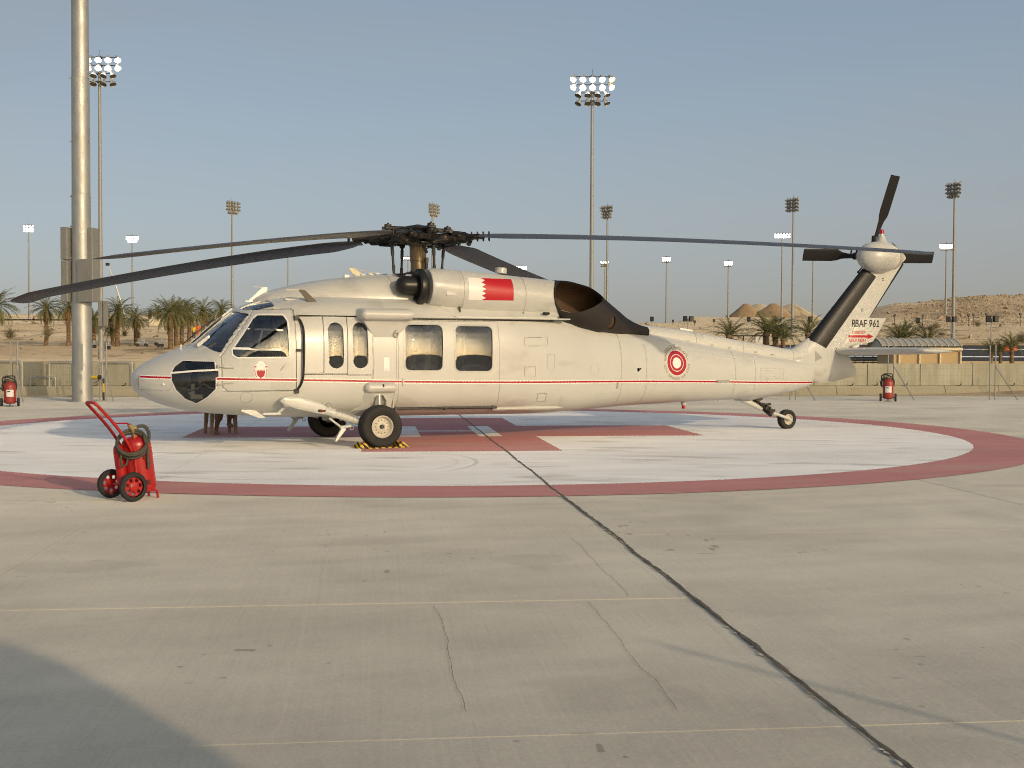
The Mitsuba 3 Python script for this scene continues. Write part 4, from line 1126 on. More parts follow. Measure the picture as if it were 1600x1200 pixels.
for s_ in (-1, 1):
    yw = s_ * 1.365
    g = hp('main_gear_leg', cyl([0.045, s_ * 1.17, 0.42], [0.04, s_ * 1.17, 0.84], 0.058, n=20), M_CHROME)
    wheel('main_wheel', -0.005, yw, 0.328, 0.332, 0.165, 0.135, s_, label='near main wheel between yellow and black chocks' if s_ < 0 else 'far main wheel under the belly')
    hp('torque_link', cat(cyl([0.05, s_ * 1.17, 0.40], [0.0, s_ * 1.28, 0.33], 0.05), bx([0.02, s_ * 1.17, 0.40], [0.16, 0.13, 0.16], bevel=0.03)), M_PAINT, g)
    # streamlined fairing over the drag beam: a flat shaped plate on a stub from the belly
    stub = hull((-1.35, s_ * 0.95, 0.66, 0.06), (-0.95, s_ * 0.95, 0.62, 0.06), (-1.45, s_ * 1.24, 0.70, 0.055), (-0.95, s_ * 1.24, 0.62, 0.045), (-1.2, s_ * 0.85, 0.60, 0.06))
    hp('gear_stub', stub, M_PAINT, smooth=50)
    ell = np.array([(-1.545, 0.745), (-1.50, 0.79), (-1.40, 0.805), (-1.27, 0.795), (-1.10, 0.755), (-0.95, 0.705), (-0.85, 0.655), (-0.815, 0.62), (-0.80, 0.55), (-0.86, 0.525), (-0.98, 0.548), (-1.15, 0.585), (-1.32, 0.625), (-1.46, 0.675), (-1.53, 0.715)])
    pl = Polygon(ell).buffer(0.03).buffer(-0.03)
    pm = m3d.Manifold.hull(prism(pl, 1.20, 1.30) + prism(pl.buffer(-0.03), 1.19, 1.315))
    pm = tri(pm if s_ < 0 else mirror(pm))
    hp('gear_fairing', pm, M_PAINT, smooth=30)
    hp('position_light', hull((-0.955, s_ * 1.315, 0.585, 0.022), (-0.86, s_ * 1.315, 0.582, 0.012), (-0.93, s_ * 1.315, 0.582, 0.022)), M_DARK)
    hp('red_lens', hull((-0.93, s_ * 1.335, 0.583, 0.011), (-0.90, s_ * 1.335, 0.583, 0.009)), M_RED)
    beam = [cyl([-0.86, s_ * 1.27, 0.585], [-0.20, s_ * 1.24, 0.37], 0.062, 0.055, 20)]
    for t in (0.22, 0.42, 0.55, 0.70):
        p_ = np.array([-0.86, s_ * 1.27, 0.585]) * (1 - t) + np.array([-0.20, s_ * 1.24, 0.37]) * t
        d_ = np.array([0.66, 0, -0.215])
        beam.append(lathe([(0, -.012), (.072, -.012), (.072, .012), (0, .012)], p_, d_, 20))
    beam.append(hull((-0.88, s_ * 1.26, 0.60, 0.05), (-0.72, s_ * 1.27, 0.54, 0.07), (-0.72, s_ * 1.2, 0.56, 0.05)))
    beam.append(cyl([-0.15, s_ * 1.05, 0.345], [0.0, s_ * 1.30, 0.33], 0.05))
    hp('drag_beam', cat(beam), M_PAINT, smooth=40)
    hp('brake_line', cat(tube(spline([[-0.86, s_ * 1.30, 0.66], [-0.80, s_ * 1.32, 0.70], [-0.76, s_ * 1.30, 0.655], [-0.84, s_ * 1.30, 0.60], [-0.6, s_ * 1.32, 0.57], [-0.35, s_ * 1.30, 0.46], [-0.28, s_ * 1.28, 0.36]], 30), 0.010, 6),
                         cyl([-0.90, s_ * 1.28, 0.70], [-0.86, s_ * 1.28, 0.66], 0.016), trimesh.creation.torus(0.028, 0.006).apply_transform(trimesh.transformations.rotation_matrix(1.57, [1, 0, 0])).apply_translation([-0.44, s_ * 1.30, 0.31])), M_STEEL)
    # step and lower scissors bracket
    stp = [bx([-0.545, s_ * 1.31, 0.335], [0.18, 0.08, 0.04], ry=-0.12, bevel=0.01), tube([[-0.80, s_ * 1.31, 0.47], [-0.62, s_ * 1.31, 0.335], [-0.47, s_ * 1.31, 0.34]], 0.018, 6),
           tri(m3d.Manifold.hull(man(bx([-0.58, s_ * 1.32, 0.30], [0.07, 0.05, 0.02])) + man(bx([-0.705, s_ * 1.33, 0.125], [0.025, 0.07, 0.02]))))]
    hp('gear_step', cat(stp), M_PAINT, smooth=False)
hp('boarding_step', tube([[-1.42, -1.14, 0.66], [-1.57, -1.20, 0.545], [-1.78, -1.18, 0.545]], [0.022, 0.022, 0.022], 6), M_PAINT)
hp('boarding_step', bx([-1.66, -1.19, 0.545], [0.27, 0.12, 0.02], bevel=0.006), M_PAINTW)
hp('belly_antenna', tri(m3d.Manifold.hull(man(bx([-1.93, -0.84, 0.585], [0.20, 0.03, 0.02])) + man(bx([-1.70, -0.80, 0.47], [0.09, 0.015, 0.012])))), M_PAINTW)
# wheel chocks with their rope belong to nobody but the ground: a thing of their own
chock = thing('wheel_chock', 'pair of yellow and black striped wheel chocks roped round the near main wheel', 'wheel chock')
def stripes(p, n, uv):
    t = (p.x * 0.8 + p.z * 1.0) / 0.075
    return dr.select((t - dr.floor(t)) < 0.55, mi.Color3f(0.62, 0.40, 0.02), mi.Color3f(0.02, 0.02, 0.02))
M_CHOCK = mat('chock_stripe', stripes, 0.55)
for x_, sg in ((-0.32, -1), (0.335, 1)):
    w_ = trimesh.convex.convex_hull(np.array([[x_ + sg * a_, y_, z_] for y_ in (-1.50, -1.22) for a_, z_ in ((0.09, 0.006), (-0.10, 0.006), (-0.05, 0.08), (0.0, 0.09))]))
    put('block', w_, M_CHOCK, chock, tw=HT, smooth=False)
rope = spline([[-0.30, -1.50, 0.05], [-0.28, -1.55, 0.010], [-0.12, -1.56, 0.010], [0.02, -1.53, 0.010], [0.17, -1.56, 0.010], [0.30, -1.53, 0.012], [0.32, -1.50, 0.05]], 60)
rope[:, 2] += 0.004 * np.sin(np.arange(60) * 1.9)
put('rope', tube(rope, 0.010 + 0.002 * np.sin(np.arange(60) * 1.9), 8), M_CHOCK, chock, tw=HT)

# ---- tail wheel
tw_ = wheel('tail_wheel', 8.77, 0.0, 0.187, 0.19, 0.098, 0.072, -1)
hp('tail_wheel_fairing', tri(m3d.Manifold.hull(man(bx([7.80, 0, 0.70], [0.5, 0.42, 0.12], bevel=0.04)) + man(bx([8.55, 0, 0.76], [0.5, 0.30, 0.06], bevel=0.02)) + man(bx([7.72, 0, 0.575], [0.22, 0.20, 0.03], bevel=0.012)))), M_PAINT, smooth=40)
hp('tail_strut', cat(hull((7.72, 0, 0.585, 0.05), (8.15, 0, 0.42, 0.055)), hull((8.45, -0.10, 0.30, 0.03), (8.78, -0.105, 0.19, 0.028)), hull((8.45, 0.10, 0.30, 0.03), (8.78, 0.105, 0.19, 0.028)), hull((8.40, -0.1, 0.31, 0.035), (8.40, 0.1, 0.31, 0.035)), cyl([8.77, -0.13, 0.187], [8.77, 0.13, 0.187], 0.025)), M_PAINT, smooth=45)
hp('tail_shock', cat(cyl([7.98, 0, 0.60], [8.36, 0, 0.32], 0.04), cyl([8.15, 0, 0.47], [8.40, 0, 0.29], 0.055), bx([8.14, -0.05, 0.49], [0.09, 0.05, 0.05]), bx([8.25, -0.06, 0.42], [0.07, 0.06, 0.09], ry=0.5), cyl([8.34, -0.05, 0.30], [8.34, -0.05, 0.44], 0.022),
                     bx([8.36, -0.05, 0.36], [0.13, 0.10, 0.06]), tube(spline([[7.95, -0.05, 0.60], [8.05, -0.09, 0.53], [8.16, -0.08, 0.44], [8.3, -0.1, 0.35]], 14), 0.012, 6), bx([8.10, -0.02, 0.575], [0.14, 0.05, 0.05], ry=-0.4)), M_HUB)
hp('tail_lock', hull((8.23, -0.03, 0.478, 0.024), (8.35, -0.03, 0.488, 0.024)), M_RUBBER)
hp('belly_beacon', lathe([(0, 0), (.05, 0), (.05, .05), (.042, .06), (.036, .07), (.036, .0701), (0, .0701)], (6.41, 0, 0.565), (0, 0, -1), 20), M_PAINT)
hp('beacon_lens', lathe([(.03, .06), (.034, .09), (.032, .125), (.018, .135), (0, .135)], (6.41, 0, 0.565), (0, 0, -1), 20), M_RED)

# ---- tail pylon, stabilator, gearbox cover
def fin_loft(rows, off=0.0):
    """rows: z, leading edge x, trailing edge x, half thickness."""
    out = []
    m = 40
    t = np.linspace(0, 2 * np.pi, m, endpoint=False)
    for z_, le, te, th in rows:
        c = te - le
        xx = (1 - np.cos(t)) / 2 if False else 0.5 - 0.5 * np.cos(t)
        yt = th * 2.6 * (0.2969 * np.sqrt(xx) - 0.126 * xx - 0.3516 * xx ** 2 + 0.2843 * xx ** 3 - 0.1015 * xx ** 4) / 0.13 * 0.5 + 0.006 * xx + off
        y = np.where(np.sin(t) >= 0, yt, -yt)
        out.append(np.stack([le + c * xx, y, np.full(m, z_)], -1))
    return ring_loft(np.array(out))


PYL = [(0.885, 9.45, 9.78, 0.03), (0.95, 9.25, 10.08, 0.07), (1.0, 9.1, 10.40, 0.09), (1.05, 9.0, 10.455, 0.10), (1.12, 8.9, 10.475, 0.11), (1.22, 8.82, 10.41, 0.12), (1.32, 8.80, 10.33, 0.13), (1.42, 8.83, 10.28, 0.135), (1.52, 8.94, 10.27, 0.135), (1.60, 9.05, 10.32, 0.135),
       (1.74, 9.26, 10.44, 0.13), (2.10, 9.61, 10.72, 0.12), (2.55, 10.04, 11.08, 0.11), (3.0, 10.47, 11.44, 0.10), (3.25, 10.71, 11.64, 0.095), (3.42, 10.9, 11.60, 0.09)]
pyl_m = man(fin_loft(PYL))
pyl = hp('tail_pylon', tri(pyl_m), M_PAINT, smooth=40)
grow = lambda rows, d: [(z_, le - d, te + d, th) for z_, le, te, th in rows]
wrap = man(fin_loft(grow(PYL, 0.006), 0.006))
le_strip = P_((9.20, 1.745), (9.245, 1.72), (9.60, 1.56), (10.86, 2.985), (10.60, 3.14), (10.35, 2.95), (9.10, 1.80))
both = lambda poly: (prism(poly, -1, 1))
hp('leading_edge_cover', tri((wrap - pyl_m) ^ both(le_strip)), M_BLACK, pyl, smooth=40, label='black leading edge cover of the tail pylon')
te_strip = P_((10.775, 2.185), (10.835, 2.175), (11.78, 3.36), (11.69, 3.40))
hp('trailing_edge_strip', tri((wrap - pyl_m) ^ both(te_strip)), M_BLACK, pyl, smooth=40)
TP = [(1.585, 10.0, 10.36, 0.05), (1.70, 10.0, 10.89, 0.075), (1.9, 10.2, 11.03, 0.072), (2.17, 10.4, 11.22, 0.068)]
trail = man(fin_loft(TP)) - m3d.Manifold.batch_boolean([man(bx([10.8, 0, z_], [1.0, 1, 0.005])) - man(fin_loft(TP, -0.008)) for z_ in (1.79, 1.90, 2.04)], m3d.OpType.Add)
hp('trailing_panel', tri(trail), M_PAINT, pyl, smooth=40)
pw = man(fin_loft(grow(PYL, 0.002), 0.0045))
tw2 = man(fin_loft(grow(TP, 0.002), 0.0045))
side_dec = (pw + tw2) - pyl_m - man(fin_loft(TP))
def pmark(name, poly, mt, label=None):
    return hp(name, tri(side_dec ^ prism(poly, 0.0, 1)), mt, pyl, label=label)
fit = lambda g, x0, x1, z0, z1: affinity.translate(affinity.scale(g, (x1 - x0) / (g.bounds[2] - g.bounds[0]), (z1 - z0) / (g.bounds[3] - g.bounds[1]), origin=(g.bounds[0], g.bounds[1])), x0 - g.bounds[0], z0 - g.bounds[1])
pmark('serial_lettering', fit(text_poly('RBAF 961', 0.13, True), 10.27, 11.015, 1.985, 2.13), M_CHAR)
pmark('danger_lettering', fit(text_poly('DANGER', 0.07), 10.305, 10.63, 1.842, 1.912), M_MARKRED)
pmark('keep_away_lettering', fit(text_poly('KEEP AWAY', 0.07), 10.215, 10.675, 1.685, 1.755), M_MARKRED)
pmark('danger_arrow', Polygon([(10.205, 1.775), (10.70, 1.775), (10.70, 1.745), (10.87, 1.798), (10.70, 1.855), (10.70, 1.822), (10.205, 1.822)]), M_RED)
for c_ in ((9.87, 1.54), (10.53, 2.32), (11.06, 2.94)):
    g_ = Point(c_).buffer(0.032).difference(Point(c_).buffer(0.018)).difference(sbox(c_[0] - .008, c_[1] - .1, c_[0] + .008, c_[1] + .1)).difference(sbox(c_[0] - .1, c_[1] - .008, c_[0] + .1, c_[1] + .008))
    pmark('fastener_mark', g_, M_CHAR)
pmark('intake_grille', P_((9.335, 1.51), (9.52, 1.37), (9.335, 1.31)), M_STEEL)
# fillet that joins boom and pylon
hp('pylon_fillet', tri(m3d.Manifold.hull(man(ball([9.05, 0, 1.42], [0.30, 0.155, 0.15], 3)) + man(ball([9.30, 0, 1.66], [0.13, 0.085, 0.10], 3))) + m3d.Manifold.hull(man(ball([8.95, 0, 1.30], [0.25, 0.20, 0.15], 3)) + man(ball([9.5, 0, 1.15], [0.2, 0.13, 0.2], 3)))), M_PAINT, smooth=60)
# stabilator: port and starboard halves on one pivot
def stab_half(s_):
    out = []
    m = 36
    t = np.linspace(0, 2 * np.pi, m, endpoint=False)
    for l_, le, te, th, zz in ((0.10, 9.86, 11.02, 0.075, 1.50), (0.7, 9.93, 10.99, 0.072, 1.505), (1.5, 10.03, 10.95, 0.066, 1.51), (2.0, 10.10, 10.93, 0.060, 1.515), (2.15, 10.14, 10.92, 0.05, 1.515), (2.19, 10.22, 10.90, 0.02, 1.515)):
        c = te - le
        xx = 0.5 - 0.5 * np.cos(t)
        yt = th * 10 * (0.2969 * np.sqrt(xx) - 0.126 * xx - 0.3516 * xx ** 2 + 0.2843 * xx ** 3 - 0.1015 * xx ** 4)
        out.append(np.stack([le + c * xx, np.full(m, s_ * l_), zz + np.where(np.sin(t) >= 0, yt, -yt) - 0.02 * (xx - 0.3)], -1))
    return ring_loft(np.array(out))


for s_ in (-1, 1):
    hp('stabilator', stab_half(s_), M_PAINT, smooth=50)
hp('stabilator_tip', tri(man(stab_half(-1)).scale([1, 1, 1]) ^ man(bx([10.5, -2.13, 1.5], [1.4, 0.2, 0.4]))), M_PAINTW, smooth=50) if False else None
hp('stabilator_pivot', cat(hull((9.95, -0.16, 1.50, 0.06), (10.15, -0.17, 1.52, 0.055)), bx([10.35, -0.10, 1.60], [0.16, 0.05, 0.05], ry=-0.3)), M_PAINT)
# gearbox cover
bl = [(10.375, 0.02), (10.40, 0.10), (10.47, 0.18), (10.58, 0.25), (10.72, 0.285), (10.88, 0.30), (11.05, 0.285), (11.20, 0.235), (11.36, 0.15), (11.50, 0.06), (11.56, 0.01)]
bul = np.array([[[x_, -0.16 + r_ * 1.05 * math.cos(t), 3.375 + (0.01 * 0) + r_ * 1.03 * math.sin(t)] for t in np.linspace(0, 2 * np.pi, 48, endpoint=False)] for x_, r_ in PchipInterpolator(np.arange(len(bl)), np.array(bl))(np.linspace(0, len(bl) - 1, 40))])
gb = hp('gearbox_cover', ring_loft(bul), M_PAINT, smooth=60)
hp('grey_band', ring_loft(np.array([[[x_, -0.16 + r_ * 1.05 * math.cos(t), 3.375 + r_ * 1.03 * math.sin(t)] for t in np.linspace(0, 2 * np.pi, 48, endpoint=False)] for x_, r_ in ((11.20, 0.20), (11.215, 0.2385), (11.24, 0.2325), (11.34, 0.178), (11.36, 0.15))])), mat('grey_band', (0.36, 0.34, 0.29), 0.6), gb)
hp('beacon_base', lathe([(.16, 0), (.10, .06), (.072, .13), (.06, .16), (.045, .17), (.04, .21), (0, .21)], (11.03, -0.05, 3.64), (0.02, 0, 1), 24), M_PAINT, gb)
hp('beacon_lens', lathe([(.045, 0), (.047, .06), (.035, .085), (0, .09)], (11.034, -0.05, 3.85), (0.02, 0, 1), 20), M_RED, gb)
hp('slot', bx([11.10, -0.33, 3.62], [0.10, 0.04, 0.012], ry=0.6, rx=0.5), M_DARK, gb)

# ---- tail rotor on the starboard side, canted
TRC = np.array([11.15, 0.42, 3.44])
CANT = math.radians(18)
ax_x, ax_z = np.array([1.0, 0, 0]), np.array([0, -math.sin(CANT), math.cos(CANT)])     # in-plane axes
ax_n = np.array([0, math.cos(CANT), math.sin(CANT)])


def tr_blade(ang):
    d = math.cos(ang) * ax_z + math.sin(ang) * ax_x
    cdir = np.cross(ax_n, d)
    out = []
    for r_, ch, th, of in ((0.30, 0.09, 0.035, 0.0), (0.55, 0.10, 0.03, 0.0), (0.72, 0.14, 0.022, 0.01), (0.84, 0.225, 0.02, 0.02), (0.95, 0.25, 0.019, 0.02), (1.40, 0.25, 0.017, 0.02), (1.675, 0.245, 0.014, 0.02)):
        t = np.linspace(0, 2 * np.pi, 20, endpoint=False)
        out.append(TRC + d * r_ + np.outer(np.cos(t) * ch / 2 + of, cdir) + np.outer(np.sin(t) * th * (1 + 0.5 * np.cos(t)) * 0.8, ax_n))
    return ring_loft(np.array(out))


trh = hp('tail_rotor', cat(lathe([(0, .14), (.10, .14), (.16, .06), (.16, -.05), (.08, -.10), (.08, -.35), (0, -.35)], TRC, ax_n, 24), hull((*(TRC + ax_z * .3), .04), (*(TRC - ax_z * .3), .04)), hull((*(TRC + ax_x * .3), .04), (*(TRC - ax_x * .3), .04))), M_HUB)
for q, ang in enumerate((0.10, math.pi / 2 - 0.03, math.pi + 0.10, -math.pi / 2 - 0.03)):
    hp('tail_blade', tr_blade(ang), M_BLACK, trh, smooth=40)
    d = math.cos(ang) * ax_z + math.sin(ang) * ax_x
    cd = np.cross(ax_n, d)
    pc = TRC + d * 0.36
    hp('pitch_link', cat(cyl(pc + cd * 0.16 + ax_n * 0.02, TRC + d * 0.14 + cd * 0.20 - ax_n * 0.16, 0.014), cyl(pc, pc + cd * 0.17, 0.022), bx(pc, [0.12, 0.12, 0.14], bevel=0.02), ball(pc + cd * 0.17, 0.028, 1), cyl(TRC + d * .5 + cd * .02, TRC + d * .5 + cd * .13, 0.016)), M_HUB, trh)

# ---- main rotor
HUB = np.array([1.145, 0.0, 3.36])
mh = hp('rotor_mast', lathe([(0, 0), (.20, 0), (.185, .02), (.15, .05), (.128, .10), (.120, .14), (.120, .145), (.122, .15), (.122, .245), (.128, .25), (.128, .265), (.135, .27), (.138, .50), (.16, .53), (.16, .60), (0, .60)], (HUB[0], 0, 2.72), (0, 0, 1), 36), M_MAST, smooth=30)
hp('mast_base', cat(hull((HUB[0] - .26, -.1, 2.755, .025), (HUB[0] + .2, -.1, 2.755, .025), (HUB[0] + .2, .1, 2.755, .025), (HUB[0] - .26, .1, 2.755, .025)), lathe([(0, .0), (.24, 0), (.22, .05), (.16, .07), (0, .07)], (HUB[0], 0, 2.74), (0, 0, 1), 24)), M_HUB)
rh = np.random.default_rng(21)
plates = [lathe([(0, -.10), (.24, -.10), (.28, -.08), (.28, -.06), (.22, -.04), (.22, .05), (.30, .07), (.32, .10), (.30, .125), (.18, .14), (.16, .18), (0, .18)], HUB, (0, 0, 1), 32)]
hub = hp('rotor_hub', cat(plates), M_HUB)
world_ang = [math.radians(a_) for a_ in (-18.0, 71.0, 163.3, 252.2)]
tip_z = [2.95, 2.78, 2.42, 2.50]
HA = math.radians(HELI_RZ)


def local_dir(a_):
    return np.array([math.cos(a_ - HA), math.sin(a_ - HA), 0.0])


def airfoil(ch, tk, m=28):
    t = np.linspace(0, 2 * np.pi, m, endpoint=False)
    xx = 0.5 - 0.5 * np.cos(t)
    yt = 5 * tk * ch * (0.2969 * np.sqrt(xx) - 0.126 * xx - 0.3516 * xx ** 2 + 0.2843 * xx ** 3 - 0.1015 * xx ** 4)
    return (xx - 0.25) * ch, np.where(np.sin(t) >= 0, yt, -yt)     # aft from the quarter chord, up


def blade(a_, tz, pitch_root, pitch_tip, bend, zr):
    d = local_dir(a_)
    lead = np.array([-d[1], d[0], 0.0])
    rows = []
    R0, R1_ = 1.05, 8.18
    for r_ in np.r_[np.linspace(1.05, 1.75, 8), np.linspace(2.0, 7.5, 22), np.linspace(7.6, 8.18, 10)]:
        f = (r_ - 0.9) / (R1_ - 0.9)
        ch = 0.53 * (0.42 + 0.58 * np.clip((r_ - 1.15) / 0.55, 0, 1) ** 0.7)
        tk = 0.095 + 0.10 * np.clip((1.7 - r_) / 0.6, 0, 1)
        sweep = 0.36 * max(r_ - 7.58, 0)
        ch = ch * (1 - 0.45 * np.clip((r_ - 7.95) / 0.23, 0, 1) ** 2)
        pit = math.radians(pitch_root + (pitch_tip - pitch_root) * f)
        xa, ya = airfoil(ch, tk)
        z_ = zr + (tz - zr) * f ** bend
        c_ = np.array([HUB[0], HUB[1], 0]) + d * r_ + np.array([0, 0, z_])
        aftv = -lead * math.cos(pit) + np.array([0, 0, -math.sin(pit)])
        upv = np.array([0, 0, 1]) * math.cos(pit) - lead * math.sin(pit)
        rows.append(c_ + np.outer(xa + sweep, aftv) + np.outer(ya, upv))
    return ring_loft(np.array(rows)), rows


for q, (a_, tz) in enumerate(zip(world_ang, tip_z)):
    pr, pt = ((13, 6), (-7, -10), (13, 7), (12, 4))[q]
    bm, rows = blade(a_, tz, pr, pt, (1.45, 0.85, 1.32, 1.12)[q], (3.39, 3.36, 3.33, 3.39)[q])
    lab = ('rotor blade reaching right over the tail', 'rotor blade pointing away behind the engine', 'rotor blade reaching left to the edge of the photograph', 'rotor blade pointing toward the camera at the left')[q]
    b = hp('rotor_blade', bm, M_BLADE, smooth=40, label=lab)
    d = local_dir(a_)
    lead = np.array([-d[1], d[0], 0.0])
    R = lambda r_, l_=0.0, z_=0.0: HUB + d * r_ + lead * l_ + np.array([0, 0, z_])
    arm = [hull((*R(.18, .10), .07), (*R(.18, -.10), .07), (*R(.50, .07), .075), (*R(.50, -.07), .075)), lathe([(0, 0), (.10, 0), (.115, .04), (.115, .20), (.095, .23), (.095, .36), (.06, .40), (.06, .48), (0, .48)], R(.48), d, 18),
           hull((*R(.85, .05, .01), .05), (*R(.85, -.05, .01), .05), (*R(1.12, .09, .01), .035), (*R(1.12, -.10, .01), .035))]
    for e in range(7):
        arm.append(cyl(R(.98 + .05 * e, .08 * (1 if e % 2 else -1), -.06), R(.98 + .05 * e, .08 * (1 if e % 2 else -1), .085), .014, n=8))
    for e in range(10):
        p_ = R(rh.uniform(.35, 1.0), rh.uniform(-.13, .13), rh.uniform(-.12, .11))
        arm.append(bx(p_, rh.uniform(.03, .09, 3), rz=rh.uniform(0, 3), ry=rh.uniform(-.4, .4), bevel=.006) if e % 2 else lathe([(0, -.03), (.03, -.03), (.034, .0), (.03, .03), (0, .03)], p_, rh.normal(size=3), 10))
    hp('blade_grip', cat(arm), M_HUB, hub)
    dmp = [cyl(R(.22, .26, .02), R(.72, .19, .02), .048, n=14), cyl(R(.40, .235, .02), R(.60, .205, .02), .06, n=14), ball(R(.22, .26, .02), .06, 2), ball(R(.74, .185, .02), .055, 2)]
    hp('lag_damper', cat(dmp), M_HUB, hub)
    hn = [hull((*R(.55, -.08, -.03), .04), (*R(.40, -.30, -.07), .035)), ball(R(.40, -.30, -.09), .05, 2)]
    hp('pitch_horn', cat(hn), M_HUB, hub)
    pl_ = [cyl(R(.40, -.30, -.10), R(.40, -.26, -.62), .020, n=10), cyl(R(.40, -.297, -.16), R(.40, -.285, -.30), .028, n=10), cyl(R(.40, -.27, -.46), R(.40, -.265, -.56), .026, n=10)]
    hp('pitch_rod', cat(pl_), M_DARK, hub)
    hs = [tube(spline([R(.20, -.1, .12), R(.33, -.17, .16), R(.50, -.12, .08), R(.62, -.05, .10), R(.78, .0, .09)], 18), .013, 6), tube(spline([R(.25, .15, -.05), R(.35, .2, -.13), R(.55, .12, -.12), R(.7, .05, -.08)], 16), .011, 6)]
    hp('hose', cat(hs), M_RUBBER, hub)
    hp('bolt_mark', cat(lathe([(0, .012), (.022, .012), (.026, 0)], R(1.10, -.115, .01), -lead, 10), lathe([(0, .012), (.02, .012), (.02, 0)], R(.62, -.125, .05), -lead, 8)), M_RIM, hub)
    # absorber arms on top, one over each gap between blades
    e_ = a_ + math.radians(45)
    d2 = local_dir(e_)
    z2 = np.array([0, 0, .155])
    hp('absorber_arm', cat(hull((*(HUB + z2 + d2 * .10), .045), (*(HUB + z2 + d2 * .52), .036)), cyl(HUB + z2 + d2 * .54 - [0, 0, .06], HUB + z2 + d2 * .54 + [0, 0, .06], .06, n=16), bx(HUB + z2 + d2 * .54 + [0, 0, .0], [.14, .14, .045], rz=e_ - HA, bevel=.01),
                            cyl(HUB + z2 + d2 * .54 + [0, 0, .04], HUB + z2 + d2 * .54 + [0, 0, .085], .02, n=8)), M_HUB, hub)
hp('hub_cap', cat(lathe([(0, 0), (.26, 0), (.27, .03), (.22, .07), (.12, .09), (0, .09)], HUB + [0, 0, .13], (0, 0, 1), 24), lathe([(0, .02), (.05, .02), (.05, 0)], HUB + [0, 0, .215], (0, 0, 1), 12)), M_HUB, hub)
hp('scissors', cat(hull((*(HUB + [-.02, -.26, -.1]), .03), (*(HUB + [.02, -.34, -.24]), .025)), cyl(HUB + [0.1, -.13, -.34], HUB + [0.1, -.15, -.62], .024), bx(HUB + [.10, -.15, -.36], [.05, .04, .09])), M_HUB, hub)

# ---- antennas and wipers
hp('roof_antenna', tri(m3d.Manifold.hull(man(bx([-0.88, -0.80, 2.215], [0.12, 0.02, 0.04])) + man(bx([-1.08, -0.80, 2.425], [0.085, 0.016, 0.012])))), mat('antenna_brown', (0.055, 0.042, 0.026), 0.5), smooth=False)
hp('antenna_whip', cyl([-1.06, -0.80, 2.428], [-1.32, -0.80, 2.42], .008), M_CREAM)
hp('wire_cutter', cat(tri(m3d.Manifold.hull(man(bx([-1.64, -.02, 2.27], [0.14, .03, .03])) + man(bx([-1.45, -.02, 2.47], [.07, .03, .05])))), bx([-1.53, -.02, 2.492], [.20, .012, .012], ry=0.05), bx([-1.66, -.02, 2.265], [.22, .06, .02])), M_PAINTW, smooth=False)
hp('lower_wire_cutter', cat(tube([[-2.62, -.03, 1.60], [-2.4, -.03, 1.80], [-1.98, -.03, 2.14]], .018, 6)), M_PAINTW)
for l_ in (-1, 1):
    hp('wiper', cat(tube(spline([[-2.66, l_ * .30, 1.60], [-2.52, l_ * .33, 1.72], [-2.2, l_ * .22, 1.98]], 10), .010, 5), bx([-2.35, l_ * .27, 1.87], [.45, .015, .02], ry=-.72)), M_RUBBER)
hp('nose_fin', tri(m3d.Manifold.hull(man(bx([-2.60, -.50, 1.57], [.03, .03, .04])) + man(bx([-2.46, -.60, 1.70], [.03, .03, .03])))), M_PAINTW)
hp('nose_probe', tube([[-2.80, -.20, 1.50], [-2.80, -.22, 1.58]], .012, 5), M_PAINTW)
hp('nose_stud', ball([-3.13, -.585, .985], .02, 1), M_PAINTW)
hp('roof_fittings', cat(*[ball([0.02 + 0.12 * q, -0.12, 2.715 + 0.012 * q], [.05, .05, .022], 1) for q in range(4)], bx([-0.10, 0, 2.70], [.08, .06, .05])), M_PAINTW)
hp('far_fin', cat(tri(m3d.Manifold.hull(man(bx([.32, .35, 2.68], [.22, .02, .02])) + man(bx([.10, .35, 2.85], [.08, .02, .02])))), tube([[.12, .35, 2.86], [.6, .30, 2.76]], .005, 4)), M_CREAM)
# ------------------------------------------------------------------ floodlight masts
scene['mat_glow'] = {'type': 'diffuse', 'reflectance': rgb((0.7, 0.7, 0.7))}
GLOW = {'type': 'area', 'sampling_weight': 0.002, 'radiance': rgb((3.2, 3.1, 2.9))}
GLOW_AMBER = {'type': 'area', 'sampling_weight': 0.002, 'radiance': rgb((4.0, 1.9, 0.45))}


def px_to(px, d):
    return (px - 800) / 1987.7 * d


def lamp_bell(r=0.25):
    return lathe([(0, -0.52), (0.08, -0.52), (0.10, -0.40), (0.10, -0.30), (0.16, -0.22), (r * .93, -0.05), (r, 0.0), (r * .97, 0.0), (r * .88, -0.05)], n=14)


def lamp_tf(az, tilt):
    """Bell looking along -y turned by az, tipped down by tilt."""
    d = np.array([math.sin(az) * math.cos(tilt), -math.cos(az) * math.cos(tilt), -math.sin(tilt)])
    return frame_to(d)


